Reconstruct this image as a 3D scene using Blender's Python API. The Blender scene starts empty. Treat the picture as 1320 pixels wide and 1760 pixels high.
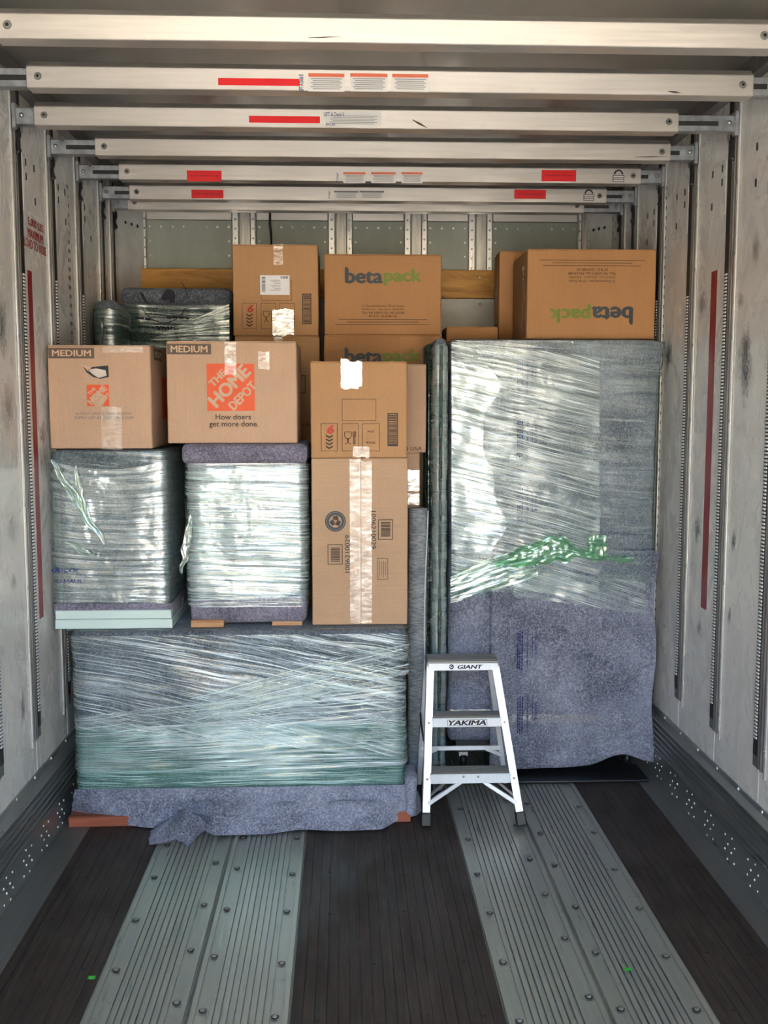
import bpy, bmesh, math, random
from mathutils import Vector, Matrix, noise

random.seed(7)
S = bpy.context.scene
COL = S.collection
V = Vector

# ------------------------------------------------------------------ camera
F_PX, CX, CY, CAM_H = 1750.0, 660.0, 880.0, 1.65
YAW, PITCH = math.radians(2.2136), math.radians(5.8726)
cam_d = bpy.data.cameras.new('camera')
cam = bpy.data.objects.new('camera', cam_d)
COL.objects.link(cam)
cam.location = (0, 0, CAM_H)
cam.rotation_euler = (math.pi / 2 - PITCH, 0, -YAW)
cam_d.sensor_fit = 'HORIZONTAL'
cam_d.sensor_width = 36.0
cam_d.lens = F_PX / 1320.0 * 36.0
cam_d.clip_start = 0.02
S.camera = cam

# ------------------------------------------------------------------ sky, sun, exposure
world = bpy.data.worlds.new('world'); S.world = world
world.use_nodes = True
wn = world.node_tree.nodes; wl = world.node_tree.links
wn.clear()
w_out = wn.new('ShaderNodeOutputWorld'); w_bg = wn.new('ShaderNodeBackground'); w_sky = wn.new('ShaderNodeTexSky')
w_sky.sky_type = 'NISHITA'; w_sky.sun_disc = False
w_sky.sun_elevation = math.radians(48); w_sky.sun_rotation = math.radians(-70)
w_sky.air_density = 1.0; w_sky.dust_density = 1.6; w_sky.ozone_density = 1.0
w_bg.inputs['Strength'].default_value = 0.42
wl.new(w_sky.outputs[0], w_bg.inputs[0]); wl.new(w_bg.outputs[0], w_out.inputs[0])

sun_d = bpy.data.lights.new('sun', 'SUN'); sun = bpy.data.objects.new('sun', sun_d); COL.objects.link(sun)
sun_d.energy = 5.0; sun_d.angle = math.radians(0.6); sun_d.color = (1.0, 0.94, 0.855)
sun.rotation_euler = (math.radians(-24), math.radians(-34), 0)
sun.location = (-6, 0, 9)

S.view_settings.view_transform = 'Standard'
S.view_settings.look = 'None'
S.view_settings.gamma = 1.0
S.view_settings.use_curve_mapping = False
S.view_settings.exposure = 2.98
S.cycles.max_bounces = 5
S.cycles.diffuse_bounces = 3
S.cycles.glossy_bounces = 3
S.cycles.transparent_max_bounces = 12
S.cycles.transmission_bounces = 4
S.cycles.sample_clamp_indirect = 8.0
S.cycles.caustics_reflective = False
S.cycles.caustics_refractive = False
S.cycles.use_denoising = True
S.cycles.use_adaptive_sampling = True
S.cycles.adaptive_threshold = 0.05

# ------------------------------------------------------------------ measuring helpers (sight lines from the photograph's stand point)
_F = V((math.sin(YAW) * math.cos(PITCH), math.cos(YAW) * math.cos(PITCH), -math.sin(PITCH)))
_R = V((math.cos(YAW), -math.sin(YAW), 0)); _U = _R.cross(_F)
def _ray(x, y): return _F + _R * ((x - CX) / F_PX) - _U * ((y - CY) / F_PX)
def PY(x, y, Y): d = _ray(x, y); return V((0, 0, CAM_H)) + d * (Y / d.y)
def PZ(x, y, Z): d = _ray(x, y); return V((0, 0, CAM_H)) + d * ((Z - CAM_H) / d.z)
def PX(x, y, X): d = _ray(x, y); return V((0, 0, CAM_H)) + d * (X / d.x)

# ------------------------------------------------------------------ materials
def lin(r, g, b):
    f = lambda c: (c / 255 / 12.92) if c / 255 <= 0.04045 else ((c / 255 + 0.055) / 1.055) ** 2.4
    return (f(r), f(g), f(b), 1.0)

class NT:
    def __init__(s, name):
        s.m = bpy.data.materials.new(name); s.m.use_nodes = True
        s.t = s.m.node_tree; s.n = s.t.nodes; s.l = s.t.links
        s.n.clear(); s.out = s.n.new('ShaderNodeOutputMaterial')
    def add(s, typ, **kw):
        n = s.n.new(typ)
        for k, v in kw.items():
            if k.startswith('i_'):
                n.inputs[k[2:].replace('_', ' ')].default_value = v
            else: setattr(n, k, v)
        return n
    def link(s, a, b): s.l.new(a, b)
    def bsdf(s, color=(0.5, 0.5, 0.5, 1), rough=0.5, metal=0.0, spec=0.5):
        b = s.add('ShaderNodeBsdfPrincipled')
        b.inputs['Base Color'].default_value = color
        b.inputs['Roughness'].default_value = rough
        b.inputs['Metallic'].default_value = metal
        b.inputs['Specular IOR Level'].default_value = spec
        s.link(b.outputs[0], s.out.inputs[0]); s.b = b
        return b
    def coords(s, scale=(1, 1, 1), rot=(0, 0, 0), loc=(0, 0, 0), kind='Object'):
        tc = s.add('ShaderNodeTexCoord'); mp = s.add('ShaderNodeMapping')
        mp.inputs['Scale'].default_value = scale; mp.inputs['Rotation'].default_value = rot; mp.inputs['Location'].default_value = loc
        s.link(tc.outputs[kind], mp.inputs[0]); return mp.outputs[0]
    def noise(s, vec, scale, detail=3, rough=0.55, dist=0.0):
        n = s.add('ShaderNodeTexNoise'); n.inputs['Scale'].default_value = scale
        n.inputs['Detail'].default_value = detail; n.inputs['Roughness'].default_value = rough; n.inputs['Distortion'].default_value = dist
        s.link(vec, n.inputs['Vector']); return n.outputs['Fac']
    def ramp(s, fac, stops, interp='LINEAR'):
        r = s.add('ShaderNodeValToRGB'); r.color_ramp.interpolation = interp
        el = r.color_ramp.elements
        while len(el) < len(stops): el.new(0.5)
        for e, (p, c) in zip(el, stops):
            e.position = p; e.color = c if isinstance(c, tuple) else (c, c, c, 1)
        s.link(fac, r.inputs[0]); return r.outputs[0]
    def mixc(s, fac, a, b, mode='MIX'):
        m = s.add('ShaderNodeMix', data_type='RGBA', blend_type=mode)
        for k, x in ((0, fac), (6, a), (7, b)):
            if hasattr(x, 'default_value') and not isinstance(x, (int, float)): s.link(x, m.inputs[k])
            else: m.inputs[k].default_value = x
        return m.outputs[2]
    def math(s, op, a, b=0.5, clamp=False):
        m = s.add('ShaderNodeMath', operation=op, use_clamp=clamp)
        for k, x in ((0, a), (1, b)):
            if hasattr(x, 'default_value') and not isinstance(x, (int, float)): s.link(x, m.inputs[k])
            else: m.inputs[k].default_value = x
        return m.outputs[0]
    def bump(s, h, strength=0.3, dist=0.002):
        b = s.add('ShaderNodeBump'); b.inputs['Strength'].default_value = strength; b.inputs['Distance'].default_value = dist
        s.link(h, b.inputs['Height']); return b.outputs[0]

def plain(name, color, rough=0.5, metal=0.0, var=0.12, scale=12, spec=0.5):
    t = NT(name); b = t.bsdf(color, rough, metal, spec)
    n = t.noise(t.coords(), scale, 4)
    lo = tuple(c * (1 - var) for c in color[:3]) + (1,); hi = tuple(min(1, c * (1 + var)) for c in color[:3]) + (1,)
    t.link(t.ramp(n, [(0.3, lo), (0.7, hi)]), b.inputs['Base Color'])
    return t.m

def metal_mat(name, color, rough=0.35, stretch=(2, 40, 40), var=0.15, metal=0.9, stain=0.35, sscale=9, bmp=0.15):
    t = NT(name); b = t.bsdf(color, rough, metal)
    n = t.noise(t.coords(stretch), 3.0, 5)
    sp = t.noise(t.coords((1, 3, 3)), sscale, 6, 0.7)
    lo = tuple(c * (1 - var) for c in color[:3]) + (1,); hi = tuple(min(1, c * (1 + var)) for c in color[:3]) + (1,)
    c = t.ramp(n, [(0.3, lo), (0.7, hi)])
    st = t.ramp(sp, [(0.62, 0.0), (0.74, stain)])
    t.link(t.mixc(st, c, (0.06, 0.05, 0.04, 1)), b.inputs['Base Color'])
    t.link(t.ramp(n, [(0.3, rough - 0.08), (0.7, rough + 0.1)]), b.inputs['Roughness'])
    t.link(t.bump(n, bmp, 0.001), b.inputs['Normal'])
    return t.m

def card_mat(name, base, axis='X', var=0.08):
    t = NT(name); b = t.bsdf(base, 0.75, 0, 0.25)
    big = t.noise(t.coords((1, 1, 1)), 3.5, 4)
    st = (90, 90, 1.5) if axis == 'X' else (1.5, 1.5, 90)
    fine = t.noise(t.coords(st), 3.0, 3)
    fleck = t.noise(t.coords(), 300, 2)
    lo = tuple(c * (1 - var) for c in base[:3]) + (1,); hi = tuple(min(1, c * (1 + var)) for c in base[:3]) + (1,)
    c = t.ramp(big, [(0.3, lo), (0.7, hi)])
    c = t.mixc(0.22, c, t.ramp(fine, [(0.35, tuple(x * 0.8 for x in base[:3]) + (1,)), (0.65, hi)]))
    c = t.mixc(0.12, c, t.ramp(fleck, [(0.4, (0.18, 0.1, 0.05, 1)), (0.62, hi)]))
    t.link(c, b.inputs['Base Color'])
    t.link(t.bump(t.math('ADD', fine, t.math('MULTIPLY', big, 3.0)), 0.18, 0.002), b.inputs['Normal'])
    return t.m

def felt_mat(name, dark, mid, light, scale=1.0):
    t = NT(name); b = t.bsdf(mid, 0.95, 0, 0.1)
    a = t.noise(t.coords((1, 1, 1)), 130 * scale, 5, 0.75)
    c2 = t.noise(t.coords(), 30 * scale, 4, 0.7, 0.6)
    big = t.noise(t.coords(), 4, 3)
    c = t.ramp(a, [(0.30, dark), (0.47, mid), (0.66, light)])
    c = t.mixc(t.ramp(c2, [(0.42, 0.0), (0.62, 0.55)]), c, t.ramp(a, [(0.33, dark), (0.62, mid)]))
    c = t.mixc(0.3, c, t.ramp(big, [(0.35, dark), (0.7, light)]))
    t.link(c, b.inputs['Base Color'])
    t.link(t.bump(t.math('ADD', a, t.math('MULTIPLY', c2, 2.0)), 0.7, 0.004), b.inputs['Normal'])
    b.inputs['Sheen Weight'].default_value = 0.15
    return t.m

def film_mat(name, ang=0.0, tint=(0.93, 0.97, 0.95), milk=(0.78, 0.88, 0.84), sheet=0.10, lines=0.75, milky=0.06, lo=0.55, hi=0.61, along=1.6, across=170, rough=0.14, big=0.5, patchy=0.5, ang2=0.06):
    """clear stretch film: see-through and shiny, with fine pulled pleats running along the UV's u direction"""
    t = NT(name)
    def streaks(a, sx, sy, det, seed):
        uv = t.coords(kind='UV', rot=(0, 0, a), loc=(seed, seed * 0.37, 0))
        warp = t.noise(uv, 1.7, 2)
        sh = t.add('ShaderNodeCombineXYZ'); t.link(t.math('MULTIPLY', warp, 0.05), sh.inputs[1])
        va = t.add('ShaderNodeVectorMath', operation='ADD'); t.link(uv, va.inputs[0]); t.link(sh.outputs[0], va.inputs[1])
        m = t.add('ShaderNodeVectorMath', operation='MULTIPLY'); t.link(va.outputs[0], m.inputs[0]); m.inputs[1].default_value = (sx, sy, 1)
        return t.noise(m.outputs[0], 1.0, det, 0.55), uv
    n1, uv = streaks(ang, along, across, 2, 0.0)
    n2, _ = streaks(ang + ang2, along * 2.2, across * 2.3, 2, 3.1)
    n4, _ = streaks(ang - ang2 * 0.5, along * 0.8, across * 0.30, 3, 7.7)
    n3 = t.noise(uv, 5.0, 3, 0.6, 0.4)
    s1 = t.ramp(n1, [(lo, 0.0), (hi, 1.0)]); s2 = t.ramp(n2, [(lo + 0.02, 0.0), (hi + 0.02, 0.8)]); s4 = t.ramp(n4, [(0.50, 0.0), (0.66, 0.55)])
    patch = t.ramp(n3, [(0.36, 1.0 - patchy), (0.60, 1.0)])
    s = t.math('MULTIPLY', t.math('MAXIMUM', t.math('MAXIMUM', s1, s2), s4), patch)
    hs = t.bump(t.math('ADD', t.math('MULTIPLY', n4, 1.2), t.math('MULTIPLY', n3, big * 5)), 0.6, 0.006)
    hl = t.bump(n1, 0.9, 0.008)
    tr = t.add('ShaderNodeBsdfTransparent'); tr.inputs[0].default_value = tint + (1,)
    gl = t.add('ShaderNodeBsdfGlossy'); gl.inputs['Color'].default_value = (0.97, 1, 0.98, 1); gl.inputs['Roughness'].default_value = rough; t.link(hs, gl.inputs['Normal'])
    gp = t.add('ShaderNodeBsdfGlossy'); gp.inputs['Color'].default_value = (0.95, 1, 0.98, 1); gp.inputs['Roughness'].default_value = 0.38; t.link(hl, gp.inputs['Normal'])
    df = t.add('ShaderNodeBsdfDiffuse'); df.inputs[0].default_value = milk + (1,)
    m0 = t.add('ShaderNodeMixShader'); t.link(t.math('MULTIPLY', t.math('MULTIPLY', t.ramp(n4, [(0.40, 0.15), (0.58, 1.0)]), t.ramp(n1, [(0.38, 0.35), (0.56, 1.0)])), sheet * 1.5, True), m0.inputs[0]); t.link(tr.outputs[0], m0.inputs[1]); t.link(gl.outputs[0], m0.inputs[2])
    mp = t.add('ShaderNodeMixShader'); mp.inputs[0].default_value = 0.62; t.link(gp.outputs[0], mp.inputs[1]); t.link(df.outputs[0], mp.inputs[2])
    m1 = t.add('ShaderNodeMixShader'); t.link(t.math('MULTIPLY', s, lines, True), m1.inputs[0]); t.link(m0.outputs[0], m1.inputs[1]); t.link(mp.outputs[0], m1.inputs[2])
    m2 = t.add('ShaderNodeMixShader'); m2.inputs[0].default_value = milky * 0.5; t.link(m1.outputs[0], m2.inputs[1]); t.link(df.outputs[0], m2.inputs[2])
    t.link(m2.outputs[0], t.out.inputs[0])
    return t.m

def tape_mat(name, col=(0.80, 0.68, 0.52), opac=0.35, gloss=0.45, rough=0.22):
    t = NT(name)
    n = t.noise(t.coords(), 70, 4); n2 = t.noise(t.coords((1, 1, 3)), 26, 3)
    nb = t.bump(t.math('ADD', n, n2), 0.6, 0.003)
    tr = t.add('ShaderNodeBsdfTransparent'); df = t.add('ShaderNodeBsdfDiffuse'); df.inputs[0].default_value = col + (1,)
    gl = t.add('ShaderNodeBsdfGlossy'); gl.inputs['Color'].default_value = (1, 0.98, 0.95, 1); gl.inputs['Roughness'].default_value = rough; t.link(nb, gl.inputs['Normal'])
    m1 = t.add('ShaderNodeMixShader'); m1.inputs[0].default_value = opac; t.link(tr.outputs[0], m1.inputs[1]); t.link(df.outputs[0], m1.inputs[2])
    m2 = t.add('ShaderNodeMixShader'); t.link(t.math('MULTIPLY', t.ramp(n2, [(0.4, 0.35), (0.65, 1.0)]), gloss), m2.inputs[0])
    t.link(m1.outputs[0], m2.inputs[1]); t.link(gl.outputs[0], m2.inputs[2]); t.link(m2.outputs[0], t.out.inputs[0])
    return t.m

def wall_mat(name, base, blobs, rough=0.38):
    t = NT(name); b = t.bsdf(base, rough, 0, 0.5)
    co = t.coords()
    big = t.noise(co, 1.6, 4); grime = t.noise(t.coords((1, 1, 0.5)), 7, 6, 0.72, 0.8); fine = t.noise(t.coords((1, 2.2, 1)), 24, 5, 0.7, 1.2)
    lo = tuple(x * 0.86 for x in base[:3]) + (1,)
    c = t.ramp(big, [(0.3, lo), (0.7, base)])
    c = t.mixc(t.ramp(grime, [(0.58, 0.0), (0.80, 0.5)]), c, (0.20, 0.18, 0.16, 1))
    c = t.mixc(t.ramp(fine, [(0.64, 0.0), (0.73, 0.7)]), c, (0.10, 0.085, 0.07, 1))
    sep = t.add('ShaderNodeSeparateXYZ'); t.link(co, sep.inputs[0])
    for (y, z, ry, rz, k) in blobs:
        dy = t.math('DIVIDE', t.math('SUBTRACT', sep.outputs[1], y), ry); dz = t.math('DIVIDE', t.math('SUBTRACT', sep.outputs[2], z), rz)
        d = t.math('SQRT', t.math('ADD', t.math('MULTIPLY', dy, dy), t.math('MULTIPLY', dz, dz)))
        msk = t.math('SUBTRACT', 1.25, t.math('ADD', d, t.math('MULTIPLY', t.math('SUBTRACT', fine, 0.5), 3.4)), True)
        c = t.mixc(t.math('MULTIPLY', msk, k, True), c, (0.05, 0.045, 0.04, 1))
    t.link(c, b.inputs['Base Color'])
    t.link(t.ramp(grime, [(0.4, rough - 0.06), (0.75, rough + 0.2)]), b.inputs['Roughness'])
    t.link(t.bump(big, 0.1, 0.01), b.inputs['Normal'])
    return t.m

def wood_floor_mat(name):
    t = NT(name); b = t.bsdf((0.05, 0.04, 0.03, 1), 0.5, 0, 0.4)
    g = t.noise(t.coords((55, 2.2, 1)), 1.6, 5, 0.65); big = t.noise(t.coords((2.5, 1.0, 1)), 2.4, 5, 0.65)
    info = t.add('ShaderNodeObjectInfo')
    c = t.ramp(g, [(0.28, lin(26, 22, 19)), (0.5, lin(57, 47, 40)), (0.72, lin(92, 76, 63))])
    c = t.mixc(t.ramp(big, [(0.38, 0.0), (0.66, 0.75)]), c, lin(48, 40, 34))
    c = t.mixc(t.math('MULTIPLY', info.outputs['Random'], 0.35), c, lin(58, 44, 34))
    t.link(c, b.inputs['Base Color'])
    t.link(t.ramp(big, [(0.35, 0.42), (0.7, 0.7)]), b.inputs['Roughness'])
    t.link(t.bump(g, 0.3, 0.002), b.inputs['Normal'])
    return t.m

def pine_mat(name, a, b_, axis_scale=(1.2, 14, 9)):
    t = NT(name); b = t.bsdf(a, 0.5, 0, 0.4)
    g = t.noise(t.coords(axis_scale), 1.8, 5, 0.6, 1.6)
    t.link(t.ramp(g, [(0.3, b_), (0.52, a), (0.7, tuple(min(1, c * 1.25) for c in a[:3]) + (1,))]), b.inputs['Base Color'])
    return t.m

XL, XR = -1.157, 1.415          # inner faces of the side walls
YB, YE = 5.62, -0.8             # nose wall, open rear end
ZC = 2.82                       # roof sheet
M = {}
def yz(px, py, X): p = PX(px, py, X); return p.y, p.z
rb = [(yz(1283, 640, XR)) + (0.05, 0.09, 1.0), (yz(1282, 600, XR)) + (0.045, 0.07, 0.9), (yz(1300, 432, XR)) + (0.03, 0.05, 0.7), (yz(1208, 522, XR)) + (0.04, 0.05, 0.7),
      (yz(1262, 930, XR)) + (0.02, 0.035, 0.9), (yz(1200, 910, XR)) + (0.03, 0.05, 0.8), (yz(1255, 1058, XR)) + (0.015, 0.035, 0.8), (yz(1203, 1080, XR)) + (0.03, 0.03, 0.6),
      (yz(1150, 612, XR)) + (0.04, 0.05, 0.8), (yz(1275, 515, XR)) + (0.025, 0.03, 0.5)]
lb = [(yz(2, 560, XL)) + (0.05, 0.09, 0.8), (yz(22, 1002, XL)) + (0.03, 0.03, 0.7), (yz(38, 1215, XL)) + (0.02, 0.05, 0.8), (yz(12, 700, XL)) + (0.05, 0.08, 0.6),
      (yz(75, 790, XL)) + (0.05, 0.06, 0.5), (yz(72, 745, XL)) + (0.03, 0.04, 0.8), (yz(20, 910, XL)) + (0.05, 0.05, 0.5)]
M['wall_r'] = wall_mat('wall_panel_right', lin(234, 230, 221), rb, 0.27)
M['wall_l'] = wall_mat('wall_panel_left', lin(230, 226, 217), lb, 0.27)
M['ceil'] = metal_mat('roof_sheet', lin(128, 123, 113), 0.38, (3, 1, 3), 0.2, 0.5, 0.1)
M['post'] = metal_mat('post_steel', lin(128, 124, 120), 0.42, (30, 30, 1.5), 0.3, 0.7, 0.5, 14)
M['trim'] = metal_mat('trim_aluminium', lin(225, 222, 216), 0.3, (20, 20, 1), 0.08, 0.6, 0.2)
M['slot'] = plain('slot_dark', lin(26, 24, 23), 0.6)
M['rung'] = plain('slot_rung', lin(240, 238, 232), 0.4, 0.1)
M['kick'] = metal_mat('kick_steel', lin(164, 164, 158), 0.34, (6, 0.6, 6), 0.10, 0.8, 0.25, 9, 0.01)
M['alu'] = metal_mat('beam_aluminium', lin(216, 209, 199), 0.36, (1.5, 30, 40), 0.06, 0.75, 0.30, 7)
M['galv'] = metal_mat('galvanised', lin(168, 172, 174), 0.35, (12, 12, 12), 0.25, 0.85, 0.25, 20)
M['alu_floor'] = metal_mat('floor_aluminium', lin(184, 184, 170), 0.34, (30, 0.8, 1), 0.10, 0.75, 0.45, 10, 0.012)
M['strip_floor'] = metal_mat('floor_edge_steel', lin(136, 132, 124), 0.42, (40, 1.2, 1), 0.18, 0.6, 0.5, 8, 0.03)
M['wood'] = wood_floor_mat('floor_oak')
M['bolt'] = plain('bolt_steel', lin(160, 157, 150), 0.3, 0.8)
M['boltdark'] = plain('bolt_ring', lin(45, 43, 40), 0.6, 0.3)
M['nose'] = metal_mat('nose_panel', lin(142, 146, 134), 0.42, (3, 3, 1), 0.12, 0.15, 0.15, 5)
M['nose_post'] = metal_mat('nose_post', lin(176, 172, 162), 0.36, (30, 30, 2), 0.35, 0.7, 0.5, 18)
M['white_panel'] = plain('white_liner', lin(205, 204, 198), 0.4)
M['pine'] = pine_mat('rail_pine', lin(206, 150, 70), lin(165, 104, 38))
M['red'] = plain('red_label', lin(222, 22, 26), 0.45, 0, 0.05)
M['redtape'] = plain('red_tape', lin(146, 24, 34), 0.4, 0, 0.06)
M['redink'] = plain('red_ink', lin(176, 52, 44), 0.6, 0, 0.06)
M['redsix'] = plain('red_six', lin(190, 40, 34), 0.6, 0, 0.06)
M['blueink'] = plain('blue_ink', lin(26, 38, 104), 0.7, 0, 0.08)
M['navy'] = plain('navy_ink', lin(24, 22, 40), 0.7, 0, 0.08)
M['black'] = plain('black_ink', lin(24, 23, 22), 0.6, 0, 0.1)
M['grayink'] = plain('grey_ink', lin(120, 116, 110), 0.6, 0, 0.1)
M['brownink'] = plain('brown_ink', lin(70, 54, 42), 0.7, 0, 0.1)
M['labelbrown'] = plain('label_brown', lin(96, 80, 66), 0.7, 0, 0.06)
M['orange'] = plain('orange_ink', lin(226, 88, 36), 0.6, 0, 0.04)
M['orangehead'] = plain('orange_head', lin(222, 110, 78), 0.6, 0, 0.05)
M['sticker'] = plain('sticker_paper', lin(214, 210, 202), 0.5, 0, 0.04)
M['paper'] = plain('white_paper', lin(232, 230, 228), 0.6, 0, 0.03)
M['betadark'] = plain('slate_ink', lin(52, 62, 66), 0.6, 0, 0.06)
M['betagreen'] = plain('olive_ink', lin(112, 128, 34), 0.6, 0, 0.06)
M['card_hd'] = card_mat('carton_tan', lin(200, 164, 134))
M['card_six'] = card_mat('carton_kraft', lin(190, 144, 100))
M['card_beta'] = card_mat('carton_brown', lin(184, 134, 88))
M['card_tall'] = card_mat('carton_beige', lin(196, 160, 126), 'Z')
M['tanprint'] = plain('tan_print', lin(204, 168, 138), 0.7, 0, 0.03)
M['felt'] = felt_mat('moving_blanket', lin(36, 39, 50), lin(122, 126, 143), lin(204, 206, 218))
M['felt_g'] = felt_mat('moving_blanket_grey', lin(36, 41, 46), lin(96, 102, 110), lin(160, 166, 172))
M['felt_p'] = felt_mat('moving_blanket_violet', lin(52, 50, 60), lin(122, 117, 132), lin(180, 174, 188))
M['film'] = film_mat('film_clear', 0.0)
M['film_diag'] = film_mat('film_slanted', 0.16, sheet=0.10, lines=0.8, milky=0.03)
M['film_cross'] = film_mat('film_crossing', 0.0, sheet=0.03, lines=0.75, milky=0.0, lo=0.57, hi=0.61, ang2=0.1)
M['film_smooth'] = film_mat('film_smooth', 0.05, sheet=0.21, lines=0.26, milky=0.08, rough=0.09, big=0.9)
M['film_green'] = film_mat('film_green', 0.0, tint=(0.52, 0.82, 0.68), milk=(0.52, 0.88, 0.74), milky=0.22, lines=0.7, sheet=0.12, patchy=0.35)
M['film_dull'] = film_mat('film_dull', 0.08, tint=(0.86, 0.92, 0.89), milk=(0.6, 0.7, 0.65), sheet=0.07, lines=0.3, milky=0.05)
M['film_shiny'] = film_mat('film_shiny', 0.10, tint=(0.86, 0.94, 0.90), sheet=0.15, lines=0.55, milky=0.02, rough=0.10, big=0.8)
M['film_mirror'] = film_mat('film_mirror', 0.10, sheet=0.23, lines=0.4, milky=0.05, rough=0.07, big=0.45, patchy=0.7)
M['film_tube'] = film_mat('film_tube', 0.0, tint=(0.80, 0.91, 0.86), milk=(0.66, 0.76, 0.71), sheet=0.30, lines=0.12, milky=0.55, rough=0.22, big=0.6, across=24)  # pale milk colour stands in for the silvery highlight on the board's edge
M['film_dark'] = film_mat('film_dark', 0.05, tint=(0.56, 0.70, 0.63), milk=(0.26, 0.38, 0.32), sheet=0.12, lines=0.4, milky=0.04)
M['film_rope'] = film_mat('film_rope', 0.1, tint=(0.50, 0.84, 0.56), milk=(0.26, 0.66, 0.34), sheet=0.2, lines=0.6, milky=0.34, along=5, across=70, big=1.2)
M['film_wisp'] = film_mat('film_wisp', 0.1, tint=(0.80, 0.93, 0.84), milk=(0.55, 0.80, 0.62), sheet=0.2, lines=0.6, milky=0.12, along=5, across=70, big=1.0)
M['tape'] = tape_mat('clear_tape', (0.80, 0.66, 0.50), 0.10, 0.16, 0.25)
M['tape_white'] = tape_mat('shiny_tape', (0.85, 0.82, 0.80), 0.40, 0.42, 0.2)
M['mint'] = plain('mint_paint', lin(208, 226, 216), 0.4, 0, 0.03, 3)
M['plinth'] = pine_mat('red_wood', lin(156, 88, 62), lin(122, 64, 44), (1.2, 20, 20))
M['plinth2'] = pine_mat('tan_wood', lin(196, 148, 104), lin(160, 112, 74), (1.2, 20, 20))
M['ladder'] = metal_mat('ladder_aluminium', lin(226, 228, 228), 0.4, (30, 30, 1.5), 0.05, 0.35, 0.15, 14)
M['tread'] = metal_mat('ladder_tread', lin(140, 136, 130), 0.45, (1.5, 60, 60), 0.15, 0.5, 0.2)
M['rubber'] = plain('black_rubber', lin(26, 27, 29), 0.45, 0, 0.2)
M['mat'] = plain('rubber_mat', lin(30, 31, 34), 0.38, 0, 0.25, 20)
_t = NT('rug_weave'); _b = _t.bsdf(lin(140, 144, 146), 0.95, 0, 0.1)
_w = _t.noise(_t.coords((30, 30, 260)), 1.0, 4, 0.65); _g = _t.noise(_t.coords((1, 1, 2)), 9, 4, 0.6)
_t.link(_t.mixc(0.35, _t.ramp(_w, [(0.35, lin(84, 88, 90)), (0.5, lin(146, 150, 150)), (0.66, lin(196, 200, 200))]), _t.ramp(_g, [(0.35, lin(96, 104, 112)), (0.65, lin(180, 182, 180))])), _b.inputs['Base Color'])
_t.link(_t.bump(_w, 0.6, 0.003), _b.inputs['Normal']); M['rug'] = _t.m
M['rugback'] = plain('rug_backing', lin(90, 94, 96), 0.9)
M['binding'] = plain('rug_binding', lin(205, 208, 208), 0.8)
M['chrome'] = plain('chrome', lin(170, 164, 162), 0.2, 1.0, 0.05)
M['foil'] = tape_mat('foil_tape', (0.70, 0.60, 0.50), 0.4, 0.30, 0.15)
M['leafgreen'] = plain('green_scrap', lin(70, 190, 60), 0.35, 0, 0.1)
M['backdrop'] = plain('backdrop_cream', lin(206, 186, 150), 0.8, 0, 0.1, 0.4)
M['backdrop_dark'] = plain('backdrop_panel', lin(62, 66, 74), 0.6, 0, 0.2, 0.6)
M['concrete'] = plain('concrete', lin(206, 197, 181), 0.85, 0, 0.12, 1.5)

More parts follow.
